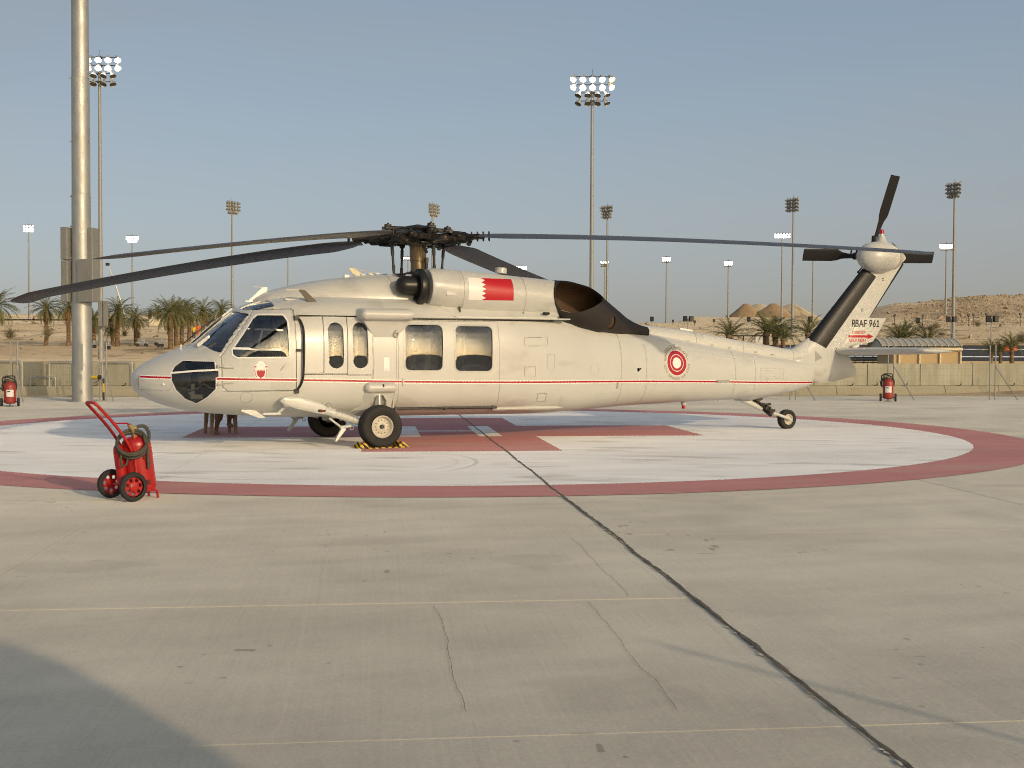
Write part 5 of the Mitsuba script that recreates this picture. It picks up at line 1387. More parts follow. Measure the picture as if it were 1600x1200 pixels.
def mast(px, yhead, d, rows, label, group=None, near=False, base_off=0.0, pole_r=0.20, lit_rows=(), turn=0.0, dx=0.50, dz=0.46, amber=False, tip=True):
    """rows: lamps per crossarm from the top down; lit_rows look at the camera and are on."""
    x, y = px_to(px, d), d
    zh = 1.51 + (547 - yhead) / 1987.7 * d
    zb = on_ground(x, y) - 0.3 + base_off
    key = thing('floodlight_mast', label, 'floodlight mast', group)
    top = zh + dz * (len(rows) - 1) / 2
    put('pole', lathe([(0, 0), (pole_r * 1.25, 0), (pole_r * 1.25, 1.0), (pole_r, 1.05), (pole_r * 0.55, top - zb + 0.35), (0, top - zb + 0.4)], (x, y, zb), (0, 0, 1), 14), M_POLE, key)
    R = trimesh.transformations.rotation_matrix(turn, [0, 0, 1], [x, y, 0])
    off, on, amb, arms = [], [], [], []
    r_ = np.random.default_rng(int(px * 7 + d))
    for i_, n_ in enumerate(rows):
        z = top - dz * i_
        w = dx * (n_ - 1)
        lit = i_ in lit_rows
        arms.append(bx([x, y - 0.12, z + 0.20], [w + 0.2, 0.07, 0.05]).apply_transform(R))
        arms.append(bx([x, y, z + 0.20], [0.34, 0.34, 0.12]).apply_transform(R))
        for q in range(n_):
            xo = -w / 2 + q * dx
            az = (xo / max(w, 1)) * 1.1 + (0.0 if lit else (0.9 if i_ % 2 else 0.7) * (1 if q % 2 else -1) * 0.4) + r_.normal(0, 0.07)
            if not lit and near:
                az += math.pi * 0.0
            M = lamp_tf(az, 0.80 if lit else 1.0)
            M[:3, 3] = (x + xo, y - 0.34, z - 0.06)
            b = lamp_bell().apply_transform(M).apply_transform(R)
            lens = lathe([(0, -0.035), (0.185, -0.05), (0.185, -0.04), (0, -0.02)], n=12).apply_transform(M).apply_transform(R)
            br = bx([x + xo, y - 0.22, z + 0.10], [0.05, 0.20, 0.24]).apply_transform(R)
            if near:
                lk = put('lamp', cat(b, br), M_LAMPSHELL, key, smooth=40)
                if lit:
                    f = lens.copy()
                    put('lens', f, 'mat_glow', lk, emitter=GLOW_AMBER if (amber and i_ == 0 and q == n_ - 1) else GLOW)
                else:
                    put('lens', lens, M_LENSOFF, lk)
            else:
                off += [b, br]
                (on if lit else off).append(lens)
    put('crossarm', cat(arms), M_DARK, key, smooth=False)
    if off:
        put('lamp_bank', cat(off), M_LAMPSHELL, key, smooth=40)
    if on:
        put('lit_lenses', cat(on), 'mat_glow', key, emitter=GLOW)
    if tip:
        put('lightning_rod', cyl([x, y, top + 0.3], [x, y, top + 0.75], 0.015, n=5), M_DARK, key)
    return key


mast(158, 118, 91, (5, 5, 4, 4), 'tall floodlight mast beside the thick pole, top two rows lit', near=True, lit_rows=(0, 1), dx=0.69, dz=0.575, pole_r=0.17, turn=0.05)
mast(923.5, 146, 91, (5, 5, 4, 4), 'tallest floodlight mast above the rotor, top two rows lit', near=True, lit_rows=(0, 1), dx=0.69, dz=0.575, pole_r=0.17, amber=True)
FG = 'unlit floodlight masts beyond the wall'
LG = 'distant floodlight masts with lit lamps'
mast(363, 328, 178, (5, 5, 5, 4), 'unlit floodlight mast above the cockpit roof', FG, turn=0.9)
mast(675.5, 331, 180, (5, 5, 5, 4), 'unlit floodlight mast behind the rotor hub', FG, turn=1.0)
mast(948, 333, 181, (5, 5, 4, 4), 'unlit floodlight mast just right of the tallest lit mast', FG, turn=-0.8)
mast(1237.5, 321, 171, (5, 5, 5, 5), 'unlit floodlight mast left of the tail rotor', FG, turn=-1.0)
mast(1488.5, 298, 152, (5, 5, 5, 4), 'unlit floodlight mast standing right of the tail rotor', FG, turn=-1.1, pole_r=0.22)
mast(46, 360, 245, (4, 4, 4), 'lit floodlight mast at the far left', LG, lit_rows=(0, 1, 2), turn=0.3)
mast(207.5, 376, 250, (5, 5, 4), 'lit floodlight mast between the two left rotor blades', LG, lit_rows=(0, 1, 2), turn=0.3)
mast(450, 401, 275, (5, 4), 'lit floodlight mast over the helicopter roof, under the left blade', LG, lit_rows=(0,))
mast(637, 405, 275, (5, 5), 'lit floodlight mast seen left of the rotor mast', LG, lit_rows=(0,))
mast(814, 419, 300, (5, 5), 'lit floodlight mast seen over the engine', LG, lit_rows=(0, 1))
mast(944, 413, 290, (4, 4, 4), 'distant floodlight mast partly hidden by the tallest mast', LG, lit_rows=(0,))
mast(1040.5, 406, 270, (4, 4, 4), 'lit floodlight mast left of the spoil heaps', LG, lit_rows=(0, 1), turn=-0.3)
mast(1137, 412, 280, (4, 4, 4), 'lit floodlight mast in front of the left spoil heap', LG, lit_rows=(0, 1), turn=-0.3)
mast(1220.5, 368, 235, (6, 6), 'lit floodlight mast beside the unlit one left of the tail', LG, lit_rows=(0, 1), turn=-0.15)
mast(1269, 395, 240, (4, 4), 'floodlight mast whose top hides behind the tail rotor', LG, lit_rows=())
mast(1476.5, 385, 240, (6, 6, 5), 'lit floodlight mast at the end of the right rotor blade', LG, lit_rows=(0, 1), turn=-0.3, dx=0.44)

# the thick pole at the edge of the apron, its head far above the picture
bp = thing('thick_steel_pole', 'thick galvanised steel pole with grey cabinets at the left', 'pole')
BX, BY = -12.30, 36.40
put('shaft', lathe([(0, 0), (0.285, 0), (0.283, 1.02), (0.276, 1.03), (0.274, 3.3), (0.268, 3.31), (0.262, 5.9), (0.255, 5.91), (0.25, 9.2), (0.243, 9.21), (0.225, 16), (0.17, 26), (0, 26)], (BX, BY, 0.0), (0, 0, 1), 40), M_GALV, bp, smooth=30)
put('base_band', lathe([(0.286, 0.86), (0.292, 0.862), (0.292, 0.885), (0.286, 0.887)], (BX, BY, 0), (0, 0, 1), 40), M_GALV, bp)
put('base_plate', lathe([(0, 0), (0.40, 0), (0.40, 0.03), (0, 0.03)], (BX, BY, 0), (0, 0, 1), 24), M_GALV, bp)
put('inspection_door', bx([BX + 0.05, BY - 0.272, 1.28], [0.13, 0.05, 0.75], bevel=0.01), M_GALV, bp)
put('door_latch', cat(bx([BX + 0.05, BY - 0.29, 0.70], [0.09, 0.03, 0.16], bevel=0.008), bx([BX + 0.05, BY - 0.29, 0.30], [0.10, 0.03, 0.10], bevel=0.008)), M_GALV, bp)
for (x0, x1, y0, y1, dy, lab) in ((100, 112, 358, 408.5, -0.05, None), (100.5, 112, 409.5, 474, -0.05, None), (137, 151, 359, 408, 0.0, None), (125, 152, 407.5, 474, -0.30, 'large grey cabinet on the front of the pole')):
    d = BY + dy
    c = [(px_to((x0 + x1) / 2, d)), d, 1.51 + (547 - (y0 + y1) / 2) / 1987.7 * d]
    put('cabinet', bx(c, [px_to(x1, d) - px_to(x0, d), 0.34, (y1 - y0) / 1987.7 * d], rz=-0.25, bevel=0.012), M_BOXGREY, bp, smooth=False, label=lab)
put('bolts', cat([ball([BX + s_ * 0.27, BY - 0.08, z_], 0.025, 1) for s_ in (-1, 1) for z_ in (3.25, 4.1, 5.0, 5.85, 7.4, 9.2)]), M_STEEL, bp)
cb = thing('mast_cabinet', 'pair of slim grey cabinets on the pole right of the thick one', 'cabinet')
d = 90.4
for x0, x1 in ((155, 160), (163, 168)):
    put('box', bx([px_to((x0 + x1) / 2, d), d, 1.51 + (547 - 492) / 1987.7 * d], [px_to(x1, d) - px_to(x0, d) + .06, 0.25, 40 / 1987.7 * d], bevel=0.02), M_BOXGREY, cb, smooth=False)
yb = thing('yellow_roller', 'yellow padded arm reaching out from the thick pole', 'bollard')
put('arm', cyl([px_to(140, 36.6), 36.45, 0.70], [px_to(153.5, 36.3), 36.3, 0.70], 0.045, n=14), M_YELLOW, yb)
put('black_end', cat(cyl([px_to(153.5, 36.3), 36.3, 0.70], [px_to(157.5, 36.3), 36.3, 0.70], 0.065, n=14), tube(spline([[px_to(155, 36.3), 36.3, 0.66], [px_to(152, 36.3), 36.3, 0.58], [px_to(146, 36.3), 36.3, 0.53]], 12), 0.012, 5)), M_RUBBER, yb)
sb = thing('striped_post', 'yellow and black striped post beside the thick pole', 'post')
for q, (z0, z1, m_) in enumerate(((0.0, 0.24, M_RUBBER), (0.24, 0.50, M_YELLOW), (0.50, 0.64, M_RUBBER))):
    put('band', cyl([px_to(161.7, 37.4), 37.4, z0], [px_to(161.2, 37.4), 37.4, z1], 0.03, n=10), m_, sb)

# ------------------------------------------------------------------ palms and shrubs
def frond_mesh(r_, L, az, el, droop, dry=False, leaf=0.42, n=15, twist=0.0):
    """One feather leaf: a curved stalk with leaflets on both sides (single faces)."""
    t = np.linspace(0, 1, n)
    h = L * (t - 0.10 * t ** 3)
    ang = el - droop * t ** 1.3
    dx = np.cumsum(np.r_[0, np.diff(t) * L * np.cos(ang[1:])])
    dz = np.cumsum(np.r_[0, np.diff(t) * L * np.sin(ang[1:])])
    p = np.c_[np.cos(az) * dx, np.sin(az) * dx, dz]
    side = np.array([-np.sin(az), np.cos(az), 0.0])
    tan = np.gradient(p, axis=0)
    tan /= np.linalg.norm(tan, axis=1, keepdims=True)
    V_, F_ = [], []
    def triq(a, b, c):
        k = len(V_)
        V_.extend([a, b, c])
        F_.append([k, k + 1, k + 2])
    for i_ in range(n - 1):
        w = 0.030 * L / 2.2 * (1 - t[i_]) + 0.008
        triq(p[i_] - side * w, p[i_] + side * w, p[i_ + 1])
    for i_ in range(1, n):
        f = math.sin(min(t[i_] * 1.25 + 0.12, 1.0) * math.pi * 0.62) if t[i_] < .7 else 1 - 0.6 * (t[i_] - .7) / .3
        ll = leaf * L / 2.4 * f
        for s_ in (-1, 1):
            for sub in (0, 0.5):
                q = p[i_] - tan[i_] * sub * L / n
                nrm = np.cross(side, tan[i_])
                dd = side * s_ * 0.72 + tan[i_] * 0.75 + nrm * r_.uniform(-0.05, 0.55) + np.array([0, 0, -0.25 if dry else -0.05])
                dd /= np.linalg.norm(dd)
                wv = tan[i_] * 0.030 * L / 2.2
                triq(q - wv, q + wv, q + dd * ll * r_.uniform(0.75, 1.1))
    return np.array(V_), np.array(F_)


def palm_crown(seed, L=2.3, count=46, el_lo=-0.5, el_hi=1.35, dry=False):
    r_ = np.random.default_rng(seed)
    vs, fs, at = [], [], 0
    for q in range(count):
        el = el_lo + (el_hi - el_lo) * ((q + 0.5) / count) ** 0.85
        az = q * 2.39996 + r_.normal(0, 0.2)
        v, f = frond_mesh(r_, L * r_.uniform(0.8, 1.1), az, el + r_.normal(0, 0.1), r_.uniform(0.8, 1.5) if not dry else r_.uniform(0.5, 0.9), dry)
        v = v + np.array([math.cos(az), math.sin(az), 0]) * 0.12
        vs.append(v); fs.append(f + at); at += len(v)
    return trimesh.Trimesh(np.vstack(vs), np.vstack(fs), process=False)


def palm_trunk(seed, H, r=0.24):
    r_ = np.random.default_rng(seed)
    prof = [(0, -0.3), (r * 1.25, -0.3), (r * 1.1, 0.15)]
    z = 0.15
    while z < H - 0.25:
        prof += [(r * r_.uniform(0.92, 1.0), z), (r * r_.uniform(1.08, 1.25), z + 0.09), (r * 0.95, z + 0.10)]
        z += 0.13
    prof += [(r * 1.5, H - 0.2), (r * 1.3, H), (0, H + 0.1)]
    m = lathe(prof, n=10)
    v = m.vertices
    v[:, 0] += 0.05 * np.sin(v[:, 2] * 1.1 + seed)
    m.vertices = v
    return m


CROWNS = [mikit.ply(palm_crown(30 + q, 2.3, 66, -0.75), M_FROND, smooth=False) for q in range(4)]
SKIRTS = [mikit.ply(palm_crown(60 + q, 1.7, 34, -1.45, -0.75, True), M_DRY, smooth=False) for q in range(3)]
TRUNKS = {h: mikit.ply(palm_trunk(int(h * 10), h), M_TRUNK, smooth=40) for h in (1.0, 2.2, 3.0, 3.8)}
YOUNG = [mikit.ply(palm_crown(80 + q, 2.4, 36, 0.25, 1.45), M_FROND, smooth=False) for q in range(3)]
PG = 'date palms on the desert slope'


def palm(px, ybase, d, ycrown, label, sc=1.0, rot=0.0, dz=0.0, v=0, skirt=True, lean=0.0):
    x = px_to(px, d)
    zb = 1.51 + (547 - ybase) / 1987.7 * d if ybase else on_ground(x, d)
    zb = min(zb, on_ground(x, d) + 0.6)
    zc = 1.51 + (547 - ycrown) / 1987.7 * d
    H = max(zc - zb, 0.4)
    h0 = min(TRUNKS, key=lambda q: abs(q - H))
    key = thing('palm_tree', label, 'palm tree', PG)
    R = T().translate([x, d, zb]).rotate([0, 1, 0], lean).rotate([0, 0, 1], rot)
    put('trunk', TRUNKS[h0], None, key, tw=R.scale([sc, sc, H / h0]))
    R2 = T().translate([x + math.sin(math.radians(lean)) * H, d, zb + H]).rotate([0, 0, 1], rot).scale(sc)
    put('crown', CROWNS[v % 4], None, key, tw=R2)
    if skirt:
        put('dry_skirt', SKIRTS[v % 3], None, key, tw=R2)
    return key


palm(72, 540, 128, 484, 'date palm left of the thick pole, with a bare scrub at its foot', 0.85, 20, v=0, lean=1)
palm(107, 540, 128, 483, 'date palm half hidden by the thick pole', 0.8, 80, v=1)
palm(-6, 535, 118, 480, 'date palm cut off by the left edge', 1.05, 140, v=2)
palm(147, 540, 128, 502, 'short date palm between the thick pole and the mast', 0.85, 33, v=3)
palm(184, 543, 128, 488, 'tall date palm right of the lit mast at the left', 1.0, 200, v=0)
palm(176, 543, 131, 512, 'low clump of palm leaves at the foot of a taller palm', 0.7, 100, v=2)
palm(212, 538, 132, 498, 'small date palm left of the helicopter nose', 0.75, 260, v=1)
palm(247, 506, 215, 487, 'tiny far date palm beyond the pale shed', 0.8, 10, v=3)
palm(235, 506, 216, 490, 'tiniest far date palm left of the pale shed', 0.55, 70, v=2)
palm(266, 549, 124, 490, 'nearest date palm of the clump before the helicopter nose', 0.98, 50, v=2)
palm(276, 541, 130, 488, 'second date palm of the clump before the nose', 0.95, 170, v=0)
palm(284, 540, 134, 488, 'third date palm of the clump, with hanging dry leaves', 0.95, 300, v=1)
palm(296, 536, 140, 490, 'fourth date palm of the clump behind the windshield', 0.85, 20, v=3)
palm(317, 520, 158, 488, 'brownish date palm seen over the helicopter nose', 0.98, 210, v=2)
palm(347, 516, 160, 484, 'ragged date palm seen over the windshield', 0.85, 120, v=1)
palm(325, 512, 172, 496, 'small far date palm with people near it', 0.6, 20, v=0)


def young_palm(px, ybase, d, label, sc, rot, v):
    x = px_to(px, d)
    zb = 1.51 + (547 - ybase) / 1987.7 * d
    key = thing('young_palm', label, 'palm tree', 'young palms behind the wall on the right')
    R = T().translate([x, d, zb]).rotate([0, 0, 1], rot).scale(sc)
    put('crown', YOUNG[v], None, key, tw=R)
    put('trunk', TRUNKS[1.0], None, key, tw=T().translate([x, d, zb - 1.4 * sc]).scale([sc * 0.9, sc * 0.9, 1.5 * sc]))


young_palm(1140, 524, 92, 'young palm seen over the tail boom, left of the two', 0.78, 20, 0)
young_palm(1198, 520, 95, 'bushy young palm seen over the tail boom', 0.85, 80, 1)
young_palm(1212, 522, 97, 'young palm leaning right over the tail boom', 0.95, 150, 2)
young_palm(1224, 528, 93, 'dark low palm just left of the tail pylon', 0.7, 210, 0)
young_palm(1262, 520, 95, 'young palm half hidden behind the tail pylon', 0.7, 300, 1)
young_palm(1405, 530, 84, 'young palm with upright leaves behind the kiosk roof', 0.75, 45, 2)
young_palm(1416, 526, 88, 'second young palm behind the kiosk, brownish', 0.7, 100, 0)
young_palm(1449, 532, 84, 'low spreading palm behind the kiosk roof', 0.65, 190, 1)
young_palm(1549, 549, 62, 'small palm right of the fence posts', 0.38, 10, 0)
young_palm(1563, 548, 62, 'small palm between two others right of the fence', 0.32, 70, 1)
young_palm(1581, 541, 62, 'small palm in front of the orange barrier', 0.42, 130, 2)


def shrub_mesh(seed, w, h, n=260):
    r_ = np.random.default_rng(seed)
    out = []
    for q in range(n):
        a = r_.uniform(0, 2 * np.pi)
        el = r_.uniform(0.35, 1.5)
        L = r_.uniform(0.5, 1.0)
        d_ = np.array([math.cos(a) * math.cos(el) * w, math.sin(a) * math.cos(el) * w, math.sin(el) * h]) * L
        p1 = d_ + r_.normal(0, 0.06, 3) * h
        b = r_.normal(0, 0.05, 3) * [w, w, 0]
        s_ = np.cross(p1 - b, r_.normal(size=3))
        s_ /= np.linalg.norm(s_)
        out.append([b - s_ * 0.012, b + s_ * 0.012, p1])
        for e in range(2):
            c = b + (p1 - b) * r_.uniform(0.4, 0.95)
            t_ = c + r_.normal(0, 0.16, 3) * h
            out.append([c - s_ * 0.010, c + s_ * 0.010, t_])
            out.append([t_ + r_.normal(0, .03, 3), t_ + r_.normal(0, .03, 3), t_ + r_.normal(0, .05, 3)])
    V_ = np.array(out).reshape(-1, 3)
    return trimesh.Trimesh(V_, np.arange(len(V_)).reshape(-1, 3), process=False)


SH = [mikit.ply(shrub_mesh(q, 1.0, 1.0), M_TWIG, smooth=False) for q in range(3)]
for (px, yb_, d, w, h, lab) in ((16, 531, 125, 1.0, 1.25, 'dry rounded shrub at the far left'), (75, 528, 126, 0.85, 1.2, 'bare shrub round the foot of a palm'), (216, 530, 133, 0.6, 1.1, 'sparse bare shrub by the small palm'), (195, 527, 132, 0.5, 0.9, 'thin bare bush right of the tall palm'),
                               (1461, 511, 186, 1.2, 0.9, 'brown bush on the bank behind the kiosk'), (1453, 514, 180, 1.5, 0.8, 'brown bush low on the bank behind the kiosk'), (1527, 508, 192, 0.8, 1.1, 'lone bush on the bank in front of the rocks'), (1596, 532, 145, 1.2, 1.4, 'dark bush at the right edge'), (1470, 522, 160, 0.9, 0.5, 'flat dry bush on the bank')):
    x = px_to(px, d)
    zb = 1.51 + (547 - yb_) / 1987.7 * d
    key = thing('shrub', lab, 'shrub')
    put(key, SH[int(px) % 3], None, tw=T().translate([x, d, zb]).rotate([0, 0, 1], px).scale([w, w, h]))

# ------------------------------------------------------------------ kiosk behind the wall
ks = thing('kiosk', 'sand-coloured kiosk with a curved ribbed metal roof behind the wall', 'kiosk')
KD = 62.0
kx0, kx1 = px_to(1392.5, KD), px_to(1500, KD)
kz = lambda y: 1.51 + (547 - y) / 1987.7 * KD
put('wall', bx([(kx0 + kx1) / 2, KD + 1.2, (kz(547) + 0.1) / 2 - 0.1], [kx1 - kx0, 2.4, kz(547) + 0.6]), M_KIOSK, ks, smooth=False)
for px in (1395.5, 1404, 1436, 1468, 1500):
    put('column', bx([px_to(px, KD), KD - 0.06, 0.6], [0.07, 0.12, 1.8], bevel=0.01), M_CREAM, ks, smooth=False)
put('fascia', bx([(kx0 + kx1) / 2, KD - 0.10, kz(543.7)], [kx1 - kx0 + 0.12, 0.22, 0.13], bevel=0.01), M_CREAM, ks, smooth=False)
arc = np.linspace(0.03, 0.97, 12)
prof_y = KD - 0.25 + arc * 2.9
prof_z = kz(541.5) + 0.42 * np.sin(arc * np.pi)
rx0, rx1 = px_to(1376, KD), px_to(1502, KD)
v = np.array([[x_, y_, z_] for x_ in (rx0, rx1) for y_, z_ in zip(prof_y, prof_z)])
vt = np.vstack([v, v + [0, 0, 0.03]])
fr = []
n_ = 12
for q in range(n_ - 1):
    fr += [[q, q + 1, n_ + q + 1], [q, n_ + q + 1, n_ + q], [24 + q, 24 + n_ + q + 1, 24 + q + 1], [24 + q, 24 + n_ + q, 24 + n_ + q + 1]]
put('roof', trimesh.Trimesh(vt, fr, process=False), M_ROOF, ks, smooth=30)
for x_ in np.linspace(rx0 + 0.05, rx1 - 0.05, 13):
    put('roof_rib', tube(np.c_[np.full(12, x_), prof_y, prof_z + 0.045], 0.035, 5), M_CREAM, ks)
put('gable', tri(extrude(Polygon(np.r_[np.c_[prof_y, prof_z], [[prof_y[-1], prof_z[0] - 0.3], [prof_y[0], prof_z[0] - 0.3]]]), 0.05).transform(np.array([[0, 0, 1, rx0 + 0.15], [1, 0, 0, 0], [0, 1, 0, 0]], float))), M_STEEL, ks, smooth=False)

# dark slatted barrier left of the kiosk, shade canopy over the boom, orange barrier
sl = thing('slatted_barrier', 'dark slatted barrier seen under the stabilator', 'barrier')
for q in range(4):
    put('slat', bx([px_to(1357, 66), 66, 1.51 + (547 - 557 - 2.6 * q) / 1987.7 * 66], [1.7, 0.04, 0.05]), M_DARK, sl, smooth=False)
for px in (1336, 1349, 1364, 1379):
    put('post', bx([px_to(px, 66), 66.04, 0.8], [0.05, 0.05, 1.1]), M_STEEL, sl, smooth=False)
cn = thing('shade_canopy', 'thin flat shade canopy on posts seen over the tail boom', 'canopy')
CD = 110
put('roof', bx([px_to(1166, CD), CD, 1.51 + (547 - 523.5) / 1987.7 * CD], [px_to(1196, CD) - px_to(1136, CD), 2.4, 0.09], ry=0.0), M_DARK, cn, smooth=False)
for px in (1140, 1158, 1189, 1194):
    put('post', cyl([px_to(px, CD), CD - 1, 0.6], [px_to(px, CD), CD - 1, 1.51 + 23 / 1987.7 * CD], 0.05, n=6), M_DARK, cn)
put('counter', bx([px_to(1181, CD), CD - 1.1, 1.51 + 13 / 1987.7 * CD], [0.6, 0.3, 0.9]), M_TENT, cn, smooth=False)
ob = thing('orange_barrier', 'orange plastic barrier by the track at the right', 'barrier')
put(ob, bx([px_to(1577, 92), 92, 1.51 + 4.5 / 1987.7 * 92], [0.98, 0.4, 0.38], bevel=0.05), M_ORANGE, smooth=False)

# loudspeaker boxes on poles along the bank
SG = 'black loudspeaker posts along the track'
def speaker_post(px, y, d, ybase, label, n_box=1, s=1.0):
    key = thing('loudspeaker_post', label, 'loudspeaker', SG)
    x, z = px_to(px, d), 1.51 + (547 - y) / 1987.7 * d
    zb = 1.51 + (547 - ybase) / 1987.7 * d
    put('pole', cyl([x, d, zb], [x, d, z], 0.05, n=6), M_STEEL, key)
    for q in range(n_box):
        o = (q - (n_box - 1) / 2) * 0.62 * s
        put('box', bx([x + o, d - 0.15, z], [0.42 * s, 0.35, 0.55 * s], rz=0.25 if q else -0.25, bevel=0.03), M_RUBBER, key, smooth=False)
speaker_post(1548, 496.5, 110, 540, 'pair of black loudspeakers on a pole at the right', 2)
speaker_post(1485, 497, 150, 520, 'black loudspeakers beside the unlit right mast', 2, 1.2)
speaker_post(1432.5, 499, 130, 520, 'black loudspeaker behind the kiosk palms', 1)
speaker_post(1265, 498, 140, 520, 'black loudspeaker left of the tail pylon', 1, 1.2)
speaker_post(1169, 498, 150, 520, 'black loudspeaker below the left spoil heap', 1)
speaker_post(1074.5, 497.5, 130, 530, 'wide black loudspeaker pair over the tail boom', 2)
speaker_post(1018, 498, 150, 530, 'black loudspeaker right of the exhaust hood', 1)
# slim poles along the hill
LP = 'small lamp posts along the far road'
for px, y, d, yb_, lab in ((1441, 492, 200, 512, 'small lamp post nearest the right side of the tail pylon'), (1512, 490, 205, 508, 'small lamp post, left one of two close together before the rocks'), (1520, 490, 205, 508, 'small lamp post, right one of two close together before the rocks'),
                       (1540, 489, 205, 509, 'small lamp post just left of the pair of loudspeakers'), (1593, 489, 205, 508, 'small lamp post at the right edge before the rocks'), (1397, 491, 210, 512, 'small lamp post seen beside the trailing edge of the tail pylon'),
                       (1115, 500, 200, 520, 'small lamp post between the roundel and the left spoil heap'), (1085, 502, 190, 520, 'small lamp post right of the wide loudspeaker pair'), (1051, 501, 200, 520, 'small lamp post left of the wide loudspeaker pair')):
    key = thing('lamp_post', lab, 'lamp post', LP)
    x = px_to(px, d)
    put('pole', cyl([x, d, 1.51 + (547 - yb_) / 1987.7 * d], [x, d, 1.51 + (547 - y) / 1987.7 * d], 0.05, n=5), M_DARK, key)
    put('head', bx([x, d, 1.51 + (547 - y) / 1987.7 * d], [0.32, 0.3, 0.42], bevel=0.03), M_DARK, key, smooth=False)
hf = thing('far_fence', 'thin wire fence along the foot of the rocky hill', 'fence')
for px in np.arange(1420, 1620, 10.5):
    put('post', cyl([px_to(px, 202), 202, 1.51 + (547 - 510) / 1987.7 * 202], [px_to(px, 202), 202, 1.51 + (547 - 496.5) / 1987.7 * 202], 0.03, n=5), M_STEEL, hf)
put('wire', cat([bx([px_to(1520, 202), 202, z_], [px_to(1640, 202) - px_to(1400, 202), 0.02, 0.02]) for z_ in (5.5, 5.9, 6.3, 6.6)]), M_STEEL, hf, smooth=False)

# small far things on the left: shed, boom lift, carts, people
sd = thing('pale_shed', 'pale tarpaulin shed on the slope left of the palms', 'shed')
put(sd, bx([px_to(248, 205), 205, 1.51 + (547 - 509) / 1987.7 * 205], [2.9, 2, 1.7], bevel=0.25), M_CREAM, smooth=False)
bl_ = thing('boom_lift', 'thin raised boom of a lift behind the palms at the left', 'crane')
BD = 200
pp = lambda px, y: [px_to(px, BD), BD, 1.51 + (547 - y) / 1987.7 * BD]
put('boom', tube([pp(170, 417), pp(180, 443), pp(190, 475), pp(196, 500)], [0.07, 0.10, 0.15, 0.18], 6), M_STEEL, bl_)
put('basket', bx(pp(169, 415), [0.5, 0.5, 0.45]), M_DARK, bl_, smooth=False)
put('carrier', bx(pp(200, 505), [3.0, 1.6, 1.3], bevel=0.15), M_STEEL, bl_, smooth=False)
CG = 'white and black carts parked on the sand'
for px, y, d, w, lab in ((223, 540.5, 120, 1.15, 'white cart with black wheels on the sand, widest of them'), (252, 541, 120, 0.45, 'small dark machine on the sand under the helicopter nose'), (247, 539, 122, 0.25, 'tiny white marker left of the dark machine'), (147, 543, 118, 0.42, 'small white and black box by the short palm'), (170, 545, 118, 0.3, 'small black box right of the mast cabinets')):
    key = thing('cart', lab, 'cart', None)
    x, z = px_to(px, d), 1.51 + (547 - y) / 1987.7 * d
    put('body', cat(bx([x, d, z + 0.18], [w, 0.7, 0.22], bevel=0.05), bx([x + w * .05, d, z + 0.42], [w * 0.35, 0.5, 0.32], bevel=0.05)), M_STEEL, key, smooth=False)
    for s_ in (-1, 1):
        put('wheel', cyl([x + s_ * w * .36, d - 0.42, z], [x + s_ * w * .36, d - 0.25, z], 0.17, n=12), M_RUBBER, key)
# ------------------------------------------------------------------ the red wheeled extinguisher in front
EXT_AT = T().translate([-3.90, 12.70, 0]).rotate([0, 0, 1], 45)     # its x: forward, its y: from the near wheel to the far one
fe = thing('fire_extinguisher_cart', 'bright red fire extinguisher cart with a tall handle on the red rim in front', 'fire extinguisher')
q_ = lambda name, m_, mt, parent=None, **kw: put(name, m_, mt, parent or fe, tw=EXT_AT, **kw)
EXT_B = EXT_AT @ T().translate([0.078, 0, 0])
qb_ = lambda name, m_, mt, parent=None, **kw: put(name, m_, mt, parent or fe, tw=EXT_B, **kw)


def cart_wheel(y, sg, R=0.147, half=0.030, name='wheel'):
    w = q_(name, lathe([(0, -.02), (.045, -.02), (.045, .03), (.03, .035), (0, .035)], (0, y, R), (0, sg, 0), 20), M_EXT)
    q_('tyre', lathe([(.102, -half), (.128, -half), (.142, -half * .7), (R, 0), (.142, half * .7), (.128, half), (.102, half), (.102, -half)], (0, y, R), (0, sg, 0), 48), M_TYRE, w)
    face = Point(0, 0).buffer(.104, 24)
    for e in range(7):
        a_ = e * 2 * math.pi / 7 + 0.2
        face = face.difference(Point(.070 * math.cos(a_), .070 * math.sin(a_)).buffer(.0195, 10))
    M = frame_to((0, sg, 0)); M[:3, 3] = (0, y, R)
    d = tri(extrude(face, 0.012)); d.apply_transform(M)
    q_('disc', d, M_EXT, w, smooth=30)
    q_('bead', lathe([(.094, .012), (.106, .020), (.108, .010)], (0, y, R), (0, sg, 0), 40), M_EXT, w)


cart_wheel(-0.225, -1)
cart_wheel(0.225, 1)
q_('axle', cyl([0, -.24, .147], [0, .24, .147], .014), M_EXT)
tilt = math.radians(-8)
TL = trimesh.transformations.rotation_matrix(tilt, [0, 1, 0], [0.14, 0, 0.08])
bottle = lathe([(0, .065), (.09, .068), (.125, .085), (.142, .125), (.144, .18), (.1465, .182), (.1465, .20), (.144, .202), (.144, .46), (.1465, .462), (.1465, .48), (.144, .482), (.144, .60), (.139, .638), (.122, .668), (.085, .688), (.04, .695), (.035, .72), (0, .72)], (0.145, 0, 0), (0, 0, 1), 48).apply_scale([1, 1, 0.915]).apply_transform(TL)
bd = qb_('bottle', bottle, M_EXT, smooth=40)
M_CLIP = mat('clip_dark_red', (0.13, 0.012, 0.010), 0.5)
for z_ in (.43, .175):
    qb_('strap_clip', cat(bx([.145, -.147, z_], [.05, .02, .045], bevel=.006).apply_transform(TL), cyl([.145, -.152, z_], [.145, -.17, z_], .011).apply_transform(TL)), M_CLIP, bd)
